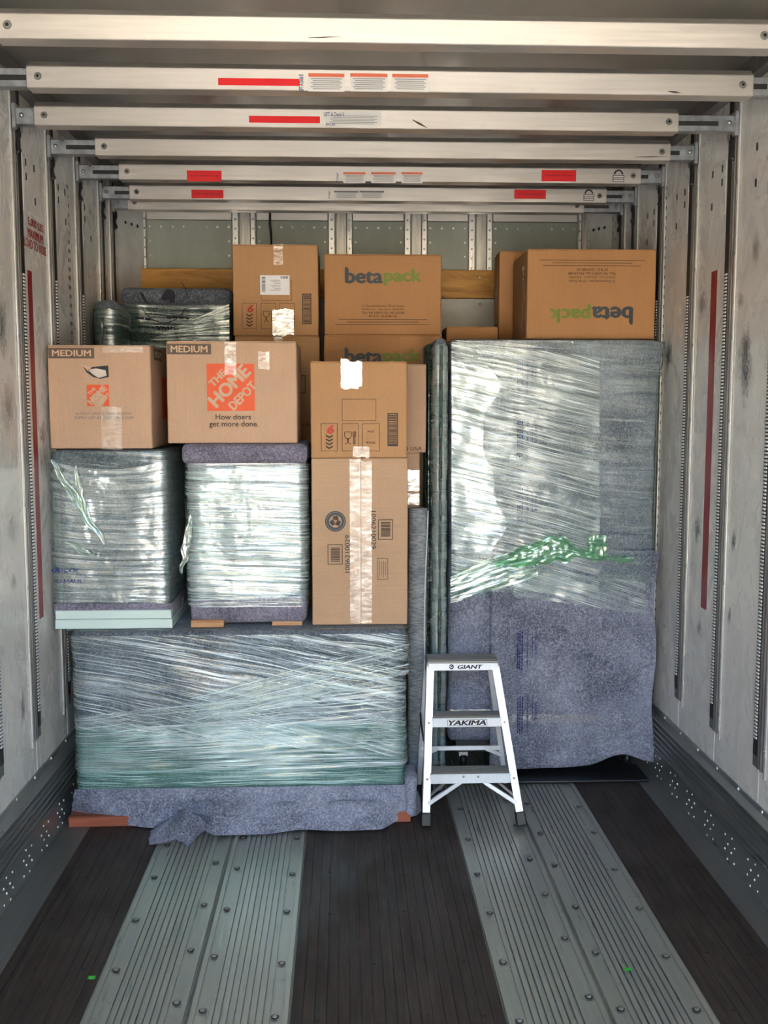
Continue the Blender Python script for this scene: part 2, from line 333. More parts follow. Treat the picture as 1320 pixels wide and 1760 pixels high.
# ------------------------------------------------------------------ mesh helpers
ORG = {}
class MB:
    def __init__(s): s.v = []; s.f = []; s.uv = None
    def box(s, x0, x1, y0, y1, z0, z1):
        b = len(s.v)
        s.v += [V((x, y, z)) for z in (z0, z1) for y in (y0, y1) for x in (x0, x1)]
        s.f += [tuple(b + i for i in q) for q in ((0, 2, 3, 1), (4, 5, 7, 6), (0, 1, 5, 4), (2, 6, 7, 3), (0, 4, 6, 2), (1, 3, 7, 5))]
        return s
    def bar(s, a, c, w, d, up=V((0, 0, 1)), roll=0):
        """rectangular bar from a to c: w across (perpendicular to up), d along 'up' side"""
        a = V(a); c = V(c); t = (c - a).normalized(); sx = t.cross(up)
        if sx.length < 1e-5: sx = t.cross(V((0, 1, 0)))
        sx.normalize(); sz = sx.cross(t).normalized()
        b = len(s.v)
        for p in (a, c):
            for i, j in ((-1, -1), (1, -1), (1, 1), (-1, 1)):
                s.v.append(p + sx * (i * w / 2) + sz * (j * d / 2))
        s.f += [(b, b + 3, b + 2, b + 1), (b + 4, b + 5, b + 6, b + 7)] + [(b + i, b + (i + 1) % 4, b + 4 + (i + 1) % 4, b + 4 + i) for i in range(4)]
        return s
    def prism(s, prof, axis, a0, a1):
        """closed profile [(u,v)] swept along axis 'x' or 'y' (u,v -> the two other axes in order)"""
        b = len(s.v); n = len(prof)
        for a in (a0, a1):
            for (u, w) in prof:
                s.v.append(V((a, u, w)) if axis == 'x' else V((u, a, w)) if axis == 'y' else V((u, w, a)))
        s.f += [tuple(b + i for i in range(n)), tuple(b + n + i for i in reversed(range(n)))]
        s.f += [(b + i, b + n + i, b + n + (i + 1) % n, b + (i + 1) % n) for i in range(n)]
        return s
    def tube(s, pts, r, n=8, cap=True):
        pts = [V(p) for p in pts]; b = len(s.v); m = len(pts)
        rr = r if isinstance(r, (list, tuple)) else [r] * m
        for i, p in enumerate(pts):
            t = (pts[min(i + 1, m - 1)] - pts[max(i - 1, 0)]).normalized()
            a = t.cross(V((0, 0, 1)))
            if a.length < 0.05: a = t.cross(V((1, 0, 0)))
            a.normalize(); c = t.cross(a)
            for k in range(n):
                g = 2 * math.pi * k / n
                s.v.append(p + (a * math.cos(g) + c * math.sin(g)) * rr[i])
        for i in range(m - 1):
            for k in range(n):
                s.f.append((b + i * n + k, b + i * n + (k + 1) % n, b + (i + 1) * n + (k + 1) % n, b + (i + 1) * n + k))
        if cap:
            s.f.append(tuple(b + k for k in reversed(range(n)))); s.f.append(tuple(b + (m - 1) * n + k for k in range(n)))
        return s
    def disc(s, c, nrm, r, h, n=10):
        c = V(c); nrm = V(nrm).normalized(); a = nrm.orthogonal().normalized(); d = nrm.cross(a); b = len(s.v)
        for k in range(n): g = 2 * math.pi * k / n; s.v.append(c + (a * math.cos(g) + d * math.sin(g)) * r)
        for k in range(n): g = 2 * math.pi * k / n; s.v.append(c + nrm * h + (a * math.cos(g) + d * math.sin(g)) * r * 0.7)
        s.f += [(b + k, b + (k + 1) % n, b + n + (k + 1) % n, b + n + k) for k in range(n)]
        s.f.append(tuple(b + n + k for k in range(n)))
        return s
    def poly(s, pts, nrm, th=0.0006):
        """flat polygon with a little thickness along nrm"""
        nrm = V(nrm); b = len(s.v); n = len(pts)
        s.v += [V(p) for p in pts] + [V(p) + nrm * th for p in pts]
        s.f.append(tuple(b + n + i for i in range(n)))
        s.f += [(b + i, b + (i + 1) % n, b + n + (i + 1) % n, b + n + i) for i in range(n)]
        return s
    def grid(s, nu, nv, fn, uvfn=None):
        b = len(s.v)
        if s.uv is None: s.uv = {}
        for j in range(nv + 1):
            for i in range(nu + 1):
                s.v.append(V(fn(i / nu, j / nv)))
                s.uv[len(s.v) - 1] = uvfn(i / nu, j / nv) if uvfn else (i / nu, j / nv)
        for j in range(nv):
            for i in range(nu):
                a = b + j * (nu + 1) + i
                s.f.append((a, a + 1, a + nu + 2, a + nu + 1))
        return s
    def build(s, name, mat, parent=None, smooth=False, bevel=0, org=None):
        o_ = ORG[parent.name] if parent is not None else (V(org) if org is not None else V((0, 0, 0)))
        me = bpy.data.meshes.new(name)
        me.from_pydata([tuple(p - o_) for p in s.v], [], s.f)
        if s.uv is not None:
            ul = me.uv_layers.new(name='uv')
            for lp in me.loops: ul.data[lp.index].uv = s.uv.get(lp.vertex_index, (0, 0))
        if bevel or not s.uv:
            bm = bmesh.new(); bm.from_mesh(me)
            bmesh.ops.recalc_face_normals(bm, faces=bm.faces)
            if bevel:
                bmesh.ops.bevel(bm, geom=[e for e in bm.edges if len(e.link_faces) == 2 and e.calc_face_angle(0) > 0.6], offset=bevel, segments=1, affect='EDGES', clamp_overlap=True)
            bm.to_mesh(me); bm.free()
        if smooth:
            for p in me.polygons: p.use_smooth = True
        me.materials.append(mat)
        return link(name, me, parent, o_)

def link(name, me, parent, o_):
    o = bpy.data.objects.new(name, me); COL.objects.link(o)
    if parent is not None: o.parent = parent; ORG[o.name] = o_
    else: o.location = o_; ORG[o.name] = V(o_)
    return o
def tag(o, label=None, cat=None, group=None, kind=None):
    for k, x in (('label', label), ('category', cat), ('group', group), ('kind', kind)):
        if x: o[k] = x
    return o
def thing(name, label, cat, loc, group=None):
    o = bpy.data.objects.new(name, None); COL.objects.link(o); o.location = loc; o.empty_display_size = 0.05
    ORG[o.name] = V(loc)
    return tag(o, label, cat, group)
def struct(o): o['kind'] = 'structure'; return o
def stuff(o): o['kind'] = 'stuff'; return o
def nz(p, s, seed=0.0): return noise.noise(V((p[0] * s + seed, p[1] * s + seed * 1.7, p[2] * s - seed)))

def axis_steps(a0, a1, r, step):
    inner = max(1, int((a1 - a0 - 2 * r) / step))
    L = [a0, a0 + 0.3 * r, a0 + 0.62 * r] + [a0 + r + (a1 - a0 - 2 * r) * i / inner for i in range(inner + 1)] + [a1 - 0.62 * r, a1 - 0.3 * r, a1]
    return L
def soft_box(name, mat, parent, x0, x1, y0, y1, z0, z1, r=0.01, step=0.05, disp=None, smooth=True):
    """rounded box with an even grid on every side; disp(point, normal) -> offset vector"""
    A = [axis_steps(x0, x1, r, step), axis_steps(y0, y1, r, step), axis_steps(z0, z1, r, step)]
    lo = V((x0 + r, y0 + r, z0 + r)); hi = V((x1 - r, y1 - r, z1 - r))
    idx = {}; vs = []; fs = []
    def vid(i, j, k):
        key = (i, j, k)
        if key not in idx:
            p = V((A[0][i], A[1][j], A[2][k]))
            q = V([min(max(p[c], lo[c]), hi[c]) for c in range(3)])
            n = (p - q); n = n.normalized() if n.length > 1e-9 else V((0, 0, 1))
            w = q + n * r
            if disp: w = w + disp(w, n)
            idx[key] = len(vs); vs.append(w)
        return idx[key]
    N = [len(a) - 1 for a in A]
    for j in range(N[1]):
        for k in range(N[2]):
            fs.append((vid(0, j, k), vid(0, j, k + 1), vid(0, j + 1, k + 1), vid(0, j + 1, k)))
            fs.append((vid(N[0], j, k), vid(N[0], j + 1, k), vid(N[0], j + 1, k + 1), vid(N[0], j, k + 1)))
    for i in range(N[0]):
        for k in range(N[2]):
            fs.append((vid(i, 0, k), vid(i + 1, 0, k), vid(i + 1, 0, k + 1), vid(i, 0, k + 1)))
            fs.append((vid(i, N[1], k), vid(i, N[1], k + 1), vid(i + 1, N[1], k + 1), vid(i + 1, N[1], k)))
    for i in range(N[0]):
        for j in range(N[1]):
            fs.append((vid(i, j, 0), vid(i, j + 1, 0), vid(i + 1, j + 1, 0), vid(i + 1, j, 0)))
            fs.append((vid(i, j, N[2]), vid(i + 1, j, N[2]), vid(i + 1, j + 1, N[2]), vid(i, j + 1, N[2])))
    mb = MB(); mb.v = vs; mb.f = fs
    return mb.build(name, mat, parent, smooth)

def ring_pts(x0, x1, y0, y1, r, step=0.03, open_back=False):
    """points round a rounded rectangle, starting at the back left, counter-clockwise through the front"""
    P_ = []
    def arc(cx, cy, a0, a1, n=5):
        for i in range(n + 1):
            a = a0 + (a1 - a0) * i / n; P_.append((cx + r * math.cos(a), cy + r * math.sin(a)))
    def seg(ax, ay, bx, by):
        L = math.hypot(bx - ax, by - ay); n = max(1, int(L / step))
        for i in range(1, n): P_.append((ax + (bx - ax) * i / n, ay + (by - ay) * i / n))
    pi = math.pi
    arc(x0 + r, y1 - r, pi / 2, pi); seg(x0, y1 - r, x0, y0 + r)
    arc(x0 + r, y0 + r, pi, 1.5 * pi); seg(x0 + r, y0, x1 - r, y0)
    arc(x1 - r, y0 + r, 1.5 * pi, 2 * pi); seg(x1, y0 + r, x1, y1 - r)
    arc(x1 - r, y1 - r, 0, pi / 2)
    return P_
def sleeve(name, mat, parent, x0, x1, y0, y1, zlo, zhi, r=0.03, step=0.03, nz_=24, disp=None, tilt=None):
    """a band of film pulled round a bundle; u runs round it and v upward, in metres"""
    R_ = ring_pts(x0, x1, y0, y1, r, step); n = len(R_)
    L = [0.0]
    for i in range(1, n): L.append(L[-1] + math.hypot(R_[i][0] - R_[i - 1][0], R_[i][1] - R_[i - 1][1]))
    ccx, ccy = (x0 + x1) / 2, (y0 + y1) / 2
    def f(u, v):
        i = round(u * (n - 1)); x, y = R_[i]; z = zlo + (zhi - zlo) * v
        if tilt: z += tilt(x, y, v)
        p = V((x, y, z)); a = V(((x - ccx) / (x1 - x0), (y - ccy) / (y1 - y0), 0))
        nn = V((0, 0, 0))
        if y < y0 + r: nn += V((0, -1, 0))
        if x < x0 + r: nn += V((-1, 0, 0))
        if x > x1 - r: nn += V((1, 0, 0))
        if y > y1 - r: nn += V((0, 1, 0))
        nn.normalize()
        return p + (disp(p, nn) if disp else V((0, 0, 0)))
    mb = MB().grid(n - 1, nz_, f, lambda u, v: (L[round(u * (n - 1))], zlo + (zhi - zlo) * v))
    return mb.build(name, mat, parent, True)

# ------------------------------------------------------------------ lettering and flat print
def text_mesh(body, size, bold=0.0, shear=0.0, align='CENTER', space=1.0, width=None, res=3):
    cu = bpy.data.curves.new('lettering', 'FONT'); cu.body = body; cu.size = size; cu.align_x = align; cu.align_y = 'CENTER'
    cu.shear = shear; cu.space_character = space; cu.extrude = 0.0; cu.resolution_u = res; cu.fill_mode = 'FRONT'
    ob = bpy.data.objects.new('lettering', cu); COL.objects.link(ob)
    dg = bpy.context.evaluated_depsgraph_get(); dg.update()
    me = bpy.data.meshes.new_from_object(ob.evaluated_get(dg))
    bpy.data.objects.remove(ob); bpy.data.curves.remove(cu)
    xs = [v.co.x for v in me.vertices]; ys = [v.co.y for v in me.vertices]
    if bold:      # heavier strokes: the glyphs laid over each other with small shifts
        vv = [tuple(v.co) for v in me.vertices]; ff = [tuple(p.vertices) for p in me.polygons]; d = bold * size; nv = len(vv)
        V2, F2 = [], []
        for k, (ax, ay) in enumerate(((-d, 0), (d, 0), (0, -d * 0.6), (0, d * 0.6))):
            V2 += [(x + ax, y + ay, z + 0.0002 * k) for x, y, z in vv]; F2 += [tuple(i + k * nv for i in f) for f in ff]
        me.clear_geometry(); me.from_pydata(V2, [], F2)
        xs = [v.co.x for v in me.vertices]; ys = [v.co.y for v in me.vertices]
    if width and xs:
        k = width / (max(xs) - min(xs)); mx = (max(xs) + min(xs)) / 2
        for v in me.vertices: v.co.x = (v.co.x - mx) * k
    return me
FRONT = (V((1, 0, 0)), V((0, 0, 1)), V((0, -1, 0)))
def frame_rot(fr, deg):
    r, u, n = fr; a = math.radians(deg); c, s_ = math.cos(a), math.sin(a)
    return (r * c + u * s_, u * c - r * s_, n)
def text(name, body, size, mat, parent, pos, fr=FRONT, lift=0.0012, height=None, **kw):
    me = text_mesh(body, size, **kw)
    if height:
        ys = [v.co.y for v in me.vertices]; k = height / (max(ys) - min(ys)); my = (max(ys) + min(ys)) / 2
        for v in me.vertices: v.co.y = (v.co.y - my) * k
    o_ = ORG[parent.name]; r, u, n = fr
    for v in me.vertices: v.co = V(pos) + r * v.co.x + u * v.co.y + n * (lift + v.co.z) - o_
    me.materials.clear(); me.materials.append(mat)
    me.name = name
    return link(name, me, parent, o_)
def rect(name, mat, parent, c, w, h, fr=FRONT, lift=0.0006, th=0.0004):
    r, u, n = fr; c = V(c) + n * lift
    q = [c + r * (sx * w / 2) + u * (sy * h / 2) for sx, sy in ((-1, -1), (1, -1), (1, 1), (-1, 1))]
    return MB().poly(q, n, th).build(name, mat, parent)
def add_frame(mb, c, w, h, t, fr=FRONT, lift=0.0008):
    r, u, n = fr; c = V(c) + n * lift
    for (ox, oy, ww, hh) in ((0, h / 2, w + t, t), (0, -h / 2, w + t, t), (-w / 2, 0, t, h), (w / 2, 0, t, h)):
        d = c + r * ox + u * oy
        mb.poly([d + r * (sx * ww / 2) + u * (sy * hh / 2) for sx, sy in ((-1, -1), (1, -1), (1, 1), (-1, 1))], n, 0.0004)
    return mb
def add_rect(mb, c, w, h, fr=FRONT, lift=0.0008):
    r, u, n = fr; c = V(c) + n * lift
    return mb.poly([c + r * (sx * w / 2) + u * (sy * h / 2) for sx, sy in ((-1, -1), (1, -1), (1, 1), (-1, 1))], n, 0.0004)
def add_ring(mb, c, r0, r1, fr=FRONT, lift=0.0008, n=28, a0=0, a1=360):
    r, u, nn = fr; c = V(c) + nn * lift; b = len(mb.v)
    for k in range(n + 1):
        g = math.radians(a0 + (a1 - a0) * k / n); d = r * math.cos(g) + u * math.sin(g)
        mb.v += [c + d * r0, c + d * r1]
    mb.f += [(b + 2 * k, b + 2 * k + 1, b + 2 * k + 3, b + 2 * k + 2) for k in range(n)]
    return mb

# ================================================================== THE TRAILER
# ---- ground outside, where the doors stand open
g = MB().box(-40, 40, -60, 20, -1.45, -1.25).build('ground', M['concrete']); struct(g)

# ---- the yard behind the open rear: unseen wall and doors added for film reflections
backdrop = struct(MB().box(-30, 30, -24.4, -24, -1.25, 6.0).build('reflection_backdrop', M['backdrop']))
for k in range(-4, 5): MB().box(k * 6 - 1.7, k * 6 + 1.7, -24, -23.9, -1.25, 2.6).build('dark_panel', M['backdrop_dark'], backdrop)
MB().box(-30, 30, -24.1, -23.7, 5.6, 6.1).build('parapet', M['backdrop_dark'], backdrop)

# ---- floor
PL = [(-0.721, -0.153), (0.430, 1.008)]          # two aluminium runs
floor = struct(MB().box(XL, XR, YE, YB, -0.12, -0.022).build('floor', M['boltdark']))
def oak_run(x0, x1):
    pk = MB().box(x0 + 0.001, x1 - 0.001, YE, YB - 0.02, -0.022, -0.012).build('plank', M['wood'], floor)
    n = round((x1 - x0) / 0.032); w = (x1 - x0) / n
    for i in range(n):
        h = -0.0012 + 0.0012 * random.random()
        MB().box(x0 + i * w + 0.0006, x0 + (i + 1) * w - 0.0006, YE, YB - 0.02, -0.012, h).build('wood_strip', M['wood'], pk)
XE0, XE1 = -1.012, 1.293
oak_run(XE0, PL[0][0]); oak_run(PL[0][1], 0.1385); oak_run(0.1385, PL[1][0]); oak_run(PL[1][1], XE1)
def alu_plank(x0, x1):
    prof = [(x0, -0.022), (x1, -0.022)]; top = []
    w = x1 - x0; lands = ((0.025, 0.055), (w - 0.055, w - 0.025)); x = 0.004
    cur = [(x1 - 0.001, -0.003)]; ribs = []
    k = 0.006
    while k < w - 0.012:
        if any(a - 0.012 < k < b for a, b in lands): k += 0.006; continue
        ribs.append(k); k += 0.0195
    pts = []
    for rx in ribs: pts += [(rx, -0.007), (rx + 0.001, 0.0), (rx + 0.0152, 0.0), (rx + 0.0162, -0.007)]
    pts = [(x0 + a, b) for a, b in pts]
    prof = [(x0 + 0.0008, -0.022)] + [(x0 + 0.0008, -0.003)] + pts + [(x1 - 0.0008, -0.003), (x1 - 0.0008, -0.022)]
    return MB().prism(prof, 'y', YE, YB - 0.02).build('metal_plank', M['alu_floor'], floor)
bolt_me = None
bm_ = MB().disc((0, 0, 0), (0, 0, 1), 0.0085, 0.0035, 10); 
def bolt_at(x, y, par):
    global bolt_me
    if bolt_me is None:
        o = MB(); o.v = [v.copy() for v in bm_.v]; o.f = list(bm_.f)
        ob = o.build('floor_bolt', M['bolt'], par, True); bolt_me = ob.data
        rg = MB().disc((0, 0, 0), (0, 0, 1), 0.0115, 0.0012, 12).build('bolt_washer', M['boltdark'], par); bolt_at.ring = rg.data
        ob.location = (x, y, -0.002); rg.location = (x, y, -0.003); return
    for nm, me, z in (('floor_bolt', bolt_me, -0.002), ('bolt_washer', bolt_at.ring, -0.003)):
        o = bpy.data.objects.new(nm, me); COL.objects.link(o); o.parent = par; o.location = (x, y, z); ORG[o.name] = V((0, 0, 0))
for (a, b) in PL:
    mid = (a + b) / 2
    alu_plank(a, mid); alu_plank(mid, b)
    for j, bx in enumerate((a + 0.040, mid - 0.040, mid + 0.040, b - 0.040)):
        for i in range(9):
            yy = 2.60 + 0.29 * i + (0.0, 0.11, 0.05, 0.02)[j] + random.uniform(-0.02, 0.02)
            if yy < 4.4: bolt_at(bx + random.uniform(-0.004, 0.004), yy, floor)
nm = MB()
for x0, x1 in ((XE0, PL[0][0]), (PL[0][1], PL[1][0]), (PL[1][1], XE1)):
    for i in range(9):
        for k in range(2 if x1 - x0 < 0.4 else 4):
            nm.disc((x0 + (k + 0.5) * (x1 - x0) / (2 if x1 - x0 < 0.4 else 4) + random.uniform(-.03, .03), 2.6 + i * 0.29 + random.uniform(-0.02, 0.02), -0.0006), (0, 0, 1), 0.007, 0.0008, 8)
stuff(nm.build('floor_screws', M['boltdark'], floor))
MB().box(XL, XE0, YE, YB - 0.02, -0.022, 0.001).build('edge_plate', M['strip_floor'], floor)
MB().box(XE1, XR, YE, YB - 0.02, -0.022, 0.001).build('edge_plate', M['strip_floor'], floor)

# ---- roof
def roof(u, v):
    x = XL - 0.03 + (XR - XL + 0.06) * u; y = YE + (YB - YE) * v
    return V((x, y, ZC + 0.012 * nz((x, y, 0), 1.4, 3.0)))
ceil = MB().grid(40, 90, roof)
b0 = len(ceil.v)
ceiling = struct(ceil.build('ceiling', M['ceil'], smooth=True))
MB().box(XL - 0.03, XR + 0.03, YE, YB + 0.05, ZC + 0.03, ZC + 0.05).build('roof_skin', M['ceil'], ceiling)

# ---- side walls
POST_Y = [3.74 + 0.42 * k for k in range(-11, 4)] + [5.23]
def side_wall(name, X, s, mat, ynose, kt=0.026):
    """s = +1: room lies towards +x (left wall)"""
    w = struct(MB().box(min(X, X - s * 0.05), max(X, X - s * 0.05), YE, ynose, 0.0, ZC + 0.02).build(name, mat))
    ys = [YE] + [p for p in POST_Y if YE < p < ynose] + [ynose]
    # liner panels between the posts, each with its own edge
    for a, b in zip(ys[:-1], ys[1:]):
        MB().box(X, X + s * 0.003, a + 0.004, b - 0.004, 0.245, ZC - 0.05).build('panel', mat, w, bevel=0.001)
    for yc in POST_Y:
        if not (YE < yc - 0.06 and yc + 0.04 < ynose + 0.02) or yc < 2.0: continue
        y0, y1 = yc - 0.050, yc + 0.046
        p = MB().box(X + s * 0.003, X + s * 0.008, y0, y1, 0.42, ZC - 0.02)
        p.box(X + s * 0.008, X + s * 0.013, y0 + 0.020, y0 + 0.026, 0.42, ZC - 0.02)
        p.box(X + s * 0.008, X + s * 0.011, y1 - 0.050, y1 - 0.044, 0.42, ZC - 0.02)
        po = p.build('post', M['post'], w)
        MB().bar((X + s * 0.0065, y0 - 0.002, 0.40), (X + s * 0.0065, y0 - 0.002, ZC - 0.02), 0.014, 0.007, V((1, 0, 0))).build('edge_bead', M['trim'], po, bevel=0.002)
        MB().box(X + s * 0.008, X + s * 0.0095, y1 - 0.042, y1 - 0.002, 0.46, ZC - 0.02).build('slot_channel', M['slot'], po)
        r = MB(); z = 0.52; top = 2.10 + 0.05 * random.random()
        while z < top:
            r.box(X + s * 0.0095, X + s * 0.0128, y1 - 0.032, y1 - 0.012, z, z + 0.0066); z += 0.0125
        stuff(r.build('slot_rungs', M['rung'], po))
        rv = MB()
        for zz in (0.5, 0.72, 1.0, 1.3, 1.6, 1.9, 2.2, 2.45): rv.disc((X + s * 0.010, y0 - 0.002, zz), (s, 0, 0), 0.007, 0.003, 8)
        stuff(rv.build('post_rivets', M['bolt'], po))
    # kick plate: ribbed upper part over a flat riveted foot
    prof = [(X, 0.002), (X + s * kt, 0.002), (X + s * kt, 0.118)]
    z = 0.122
    for k in range(6):
        prof += [(X + s * (kt - 0.010), z), (X + s * (kt - 0.010), z + 0.006), (X + s * (kt + 0.010), z + 0.012), (X + s * (kt + 0.010), z + 0.018)]; z += 0.0255
    prof += [(X + s * 0.016, z), (X + s * 0.008, z + 0.003), (X + s * 0.008, z + 0.022), (X, z + 0.022)]
    kp = MB().prism(prof, 'y', YE, ynose).build('kick_plate', M['kick'], w)
    rv = MB(); y = 2.4; k = 0
    while y < ynose - 0.1:
        for q, zz in enumerate((0.022, 0.050, 0.078, 0.104)):
            rv.disc((X + s * kt, y + 0.028 * (q % 2), zz), (s, 0, 0), 0.0045, 0.0025, 6)
            rv.disc((X + s * kt, y + 0.062 + 0.028 * (q % 2), zz - 0.010), (s, 0, 0), 0.0045, 0.0025, 6)
        rv.disc((X + s * 0.008, y + 0.03, z + 0.013), (s, 0, 0), 0.006, 0.003, 8)
        y += 0.21
    stuff(rv.build('kick_rivets', M['rung'], kp))
    MB().box(X, X + s * 0.045, YE, ynose, ZC - 0.06, ZC).build('top_rail', M['post'], w)
    # fastener and sheet joints high on the wall
    return w
wall_l = side_wall('wall_left', XL, 1, M['wall_l'], 5.36, 0.034)
wall_r = side_wall('wall_right', XR, -1, M['wall_r'], 5.44)
# rows of punched marks running up one panel on each side
def marks(w, X, s, px, py0, py1, n):
    m = MB(); a = PX(px[0], py0, X); b = PX(px[1], py1, X)
    yy = (a.y + b.y) / 2
    for i in range(n):
        z = a.z + (b.z - a.z) * i / (n - 1)
        for d in (-0.012, 0.008): m.box(X + s * 0.003, X + s * 0.0042, yy + d, yy + d + 0.007, z, z + 0.015)
    stuff(m.build('punched_marks', M['slot'], w))
marks(wall_l, XL, 1, (115, 121), 325, 590, 18)
marks(wall_r, XR, -1, (1142, 1126), 330, 1225, 56)
def band(w, X, s, p0, p1, wd, mat, name):
    a = PX(*p0, X); b = PX(*p1, X); y = (a.y + b.y) / 2
    MB().box(X + s * 0.003, X + s * 0.0038, y - wd / 2, y + wd / 2, b.z, a.z).build(name, mat, w)
band(wall_l, XL, 1, (49, 465), (70, 1062), 0.052, M['redtape'], 'red_stripe')
band(wall_r, XR, -1, (1226, 467), (1214, 1048), 0.062, M['redtape'], 'red_stripe')
LFR = (V((0, 1, 0)), V((0, 0, 1)), V((1, 0, 0)))
for i, (tx, px, py, wpx) in enumerate((('5,000 LBS.', 60, 388, 27), ('MAXIMUM', 59, 406, 26), ('LOAD TO NOSE', 59, 424, 37))):
    c = PX(px, py, XL); a = PX(px - wpx / 2, py, XL); b = PX(px + wpx / 2, py, XL)
    text('lettering', tx, 0.05, M['redink'], wall_l, (XL + 0.0032, c.y, c.z), LFR, height=0.034, width=b.y - a.y, bold=0.022)
# raised wall-coloured squares, shaped in place of square reflections on the walls
def add_reflection_square(w, X, s, yc):
    MB().box(X + s * 0.003, X + s * 0.006, yc + 0.07, yc + 0.25, 2.36, 2.56).build('reflection_square', M['wall_l'], w, bevel=0.001)
    r = MB()
    for dy, dz in ((0.10, 2.52), (0.10, 2.47), (0.20, 2.52), (0.20, 2.40)): r.box(X + s * 0.006, X + s * 0.0072, yc + dy, yc + dy + 0.012, dz, dz + 0.026)
    stuff(r.build('plate_slots', M['slot'], w))
for yc in POST_Y[10:14]: add_reflection_square(wall_l, XL, 1, yc); add_reflection_square(wall_r, XR, -1, yc)

# ---- nose wall
wall_b = struct(MB().box(XL - 0.03, XR + 0.03, YB, YB + 0.05, 0, ZC + 0.02).build('wall_back', M['nose']))
def cheek(X, s, y0):
    xa = X; xb = X + s * 0.10
    mb = MB(); mb.prism([(xa, y0), (xb, YB), (xa - s * 0.03, YB), (xa - s * 0.03, y0)], 'z', 0.0, ZC)
    c = mb.build('corner_cheek', M['white_panel'], wall_b)
    rv = MB()
    for i in range(3):
        f_ = 0.3 + 0.2 * i; n = V((-(YB - y0) * -s, -0.10, 0)).normalized()
        for zz in (2.60,): rv.disc((xa + (xb - xa) * f_, y0 + (YB - y0) * f_, zz), (s * 0.8, -0.4, 0), 0.009, 0.004, 8)
    stuff(rv.build('cheek_rivets', M['slot'], c))
cheek(XL, 1, 5.35); cheek(XR, -1, 5.43)
NP = [(400, 440), (565, 605), (695, 733), (805, 845)]
nx = [(PY(a, 400, YB).x, PY(b, 400, YB).x) for a, b in NP]
lc = (PY(232, 400, YB).x, PY(252, 400, YB).x); rc = (PY(992, 400, YB).x, PY(1014, 400, YB).x)
edges = [lc] + nx + [rc]
for (a, b) in edges:
    w = b - a
    po = MB().box(a + w * 0.34, b - w * 0.34 + 0.01, YB - 0.012, YB, 0, ZC).build('post', M['nose_post'], wall_b)
    for q0, q1 in ((a, a + w * 0.26), (b - w * 0.22, b)):
        MB().box(q0, q1, YB - 0.024, YB, 0, ZC).build('flange', M['trim'], po, bevel=0.002)
        rv = MB()
        for i in range(40): rv.disc(((q0 + q1) / 2, YB - 0.024, 2.75 - i * 0.05), (0, -1, 0), 0.006, 0.003, 8)
        stuff(rv.build('flange_rivets', M['bolt'], po))
ztop = PY(500, 380, YB).z
for (a0, b0), (a1, b1) in zip(edges[:-1], edges[1:]):
    pn = MB().box(b0 + 0.004, a1 - 0.004, YB - 0.008, YB, 0.02, ztop).build('panel', M['nose'], wall_b, bevel=0.001)
    MB().box(b0 + 0.004, a1 - 0.004, YB - 0.014, YB, ztop + 0.001, ZC - 0.01).build('header_sheet', M['alu'], wall_b, bevel=0.002)
    rv = MB(); n = max(3, int((a1 - b0) / 0.052))
    for i in range(n): rv.disc((b0 + 0.02 + (a1 - b0 - 0.04) * i / (n - 1), YB - 0.008, ztop - 0.035), (0, -1, 0), 0.007, 0.004, 8)
    for i in range(8):
        for xx in (b0 + 0.02, a1 - 0.02): rv.disc((xx, YB - 0.008, ztop - 0.11 - i * 0.075), (0, -1, 0), 0.006, 0.004, 8)
    stuff(rv.build('panel_rivets', M['trim'], pn))
r0 = PY(229, 461, YB - 0.05); r1 = PY(915, 513, YB - 0.05)
rail = MB().box(r0.x, r1.x, YB - 0.055, YB - 0.0245, r1.z, r0.z).build('rub_rail', M['pine'], wall_b, bevel=0.003)
rv = MB()
for xx in (r0.x + 0.03, -0.5, 0.0, 0.73): rv.disc((xx, YB - 0.055, r0.z - 0.04), (0, -1, 0), 0.008, 0.003, 8)
stuff(rv.build('rail_screws', M['bolt'], rail))
lp = MB().box(lc[0], rc[1], YB - 0.036, YB - 0.0245, 0.5, r1.z - 0.002).build('lower_liner', M['white_panel'], wall_b, bevel=0.002)
rv = MB()
for xx in (0.44, 0.74): rv.disc((xx, YB - 0.036, r1.z - 0.03), (0, -1, 0), 0.009, 0.004, 8)
stuff(rv.build('liner_rivets', M['bolt'], lp))
cb = [PY(465, 362, YB - 0.03), PY(464, 385, YB - 0.03), PY(466, 405, YB - 0.03), PY(467, 440, YB - 0.03), PY(466, 500, YB - 0.045 - 0.02)]
cb[-1].y = YB - 0.066; cb[0].z = ZC
tag(MB().tube(cb, 0.006, 8).build('cable', M['rubber'], org=cb[-1]), 'black cable hanging down the front wall above the boxes', 'cable')

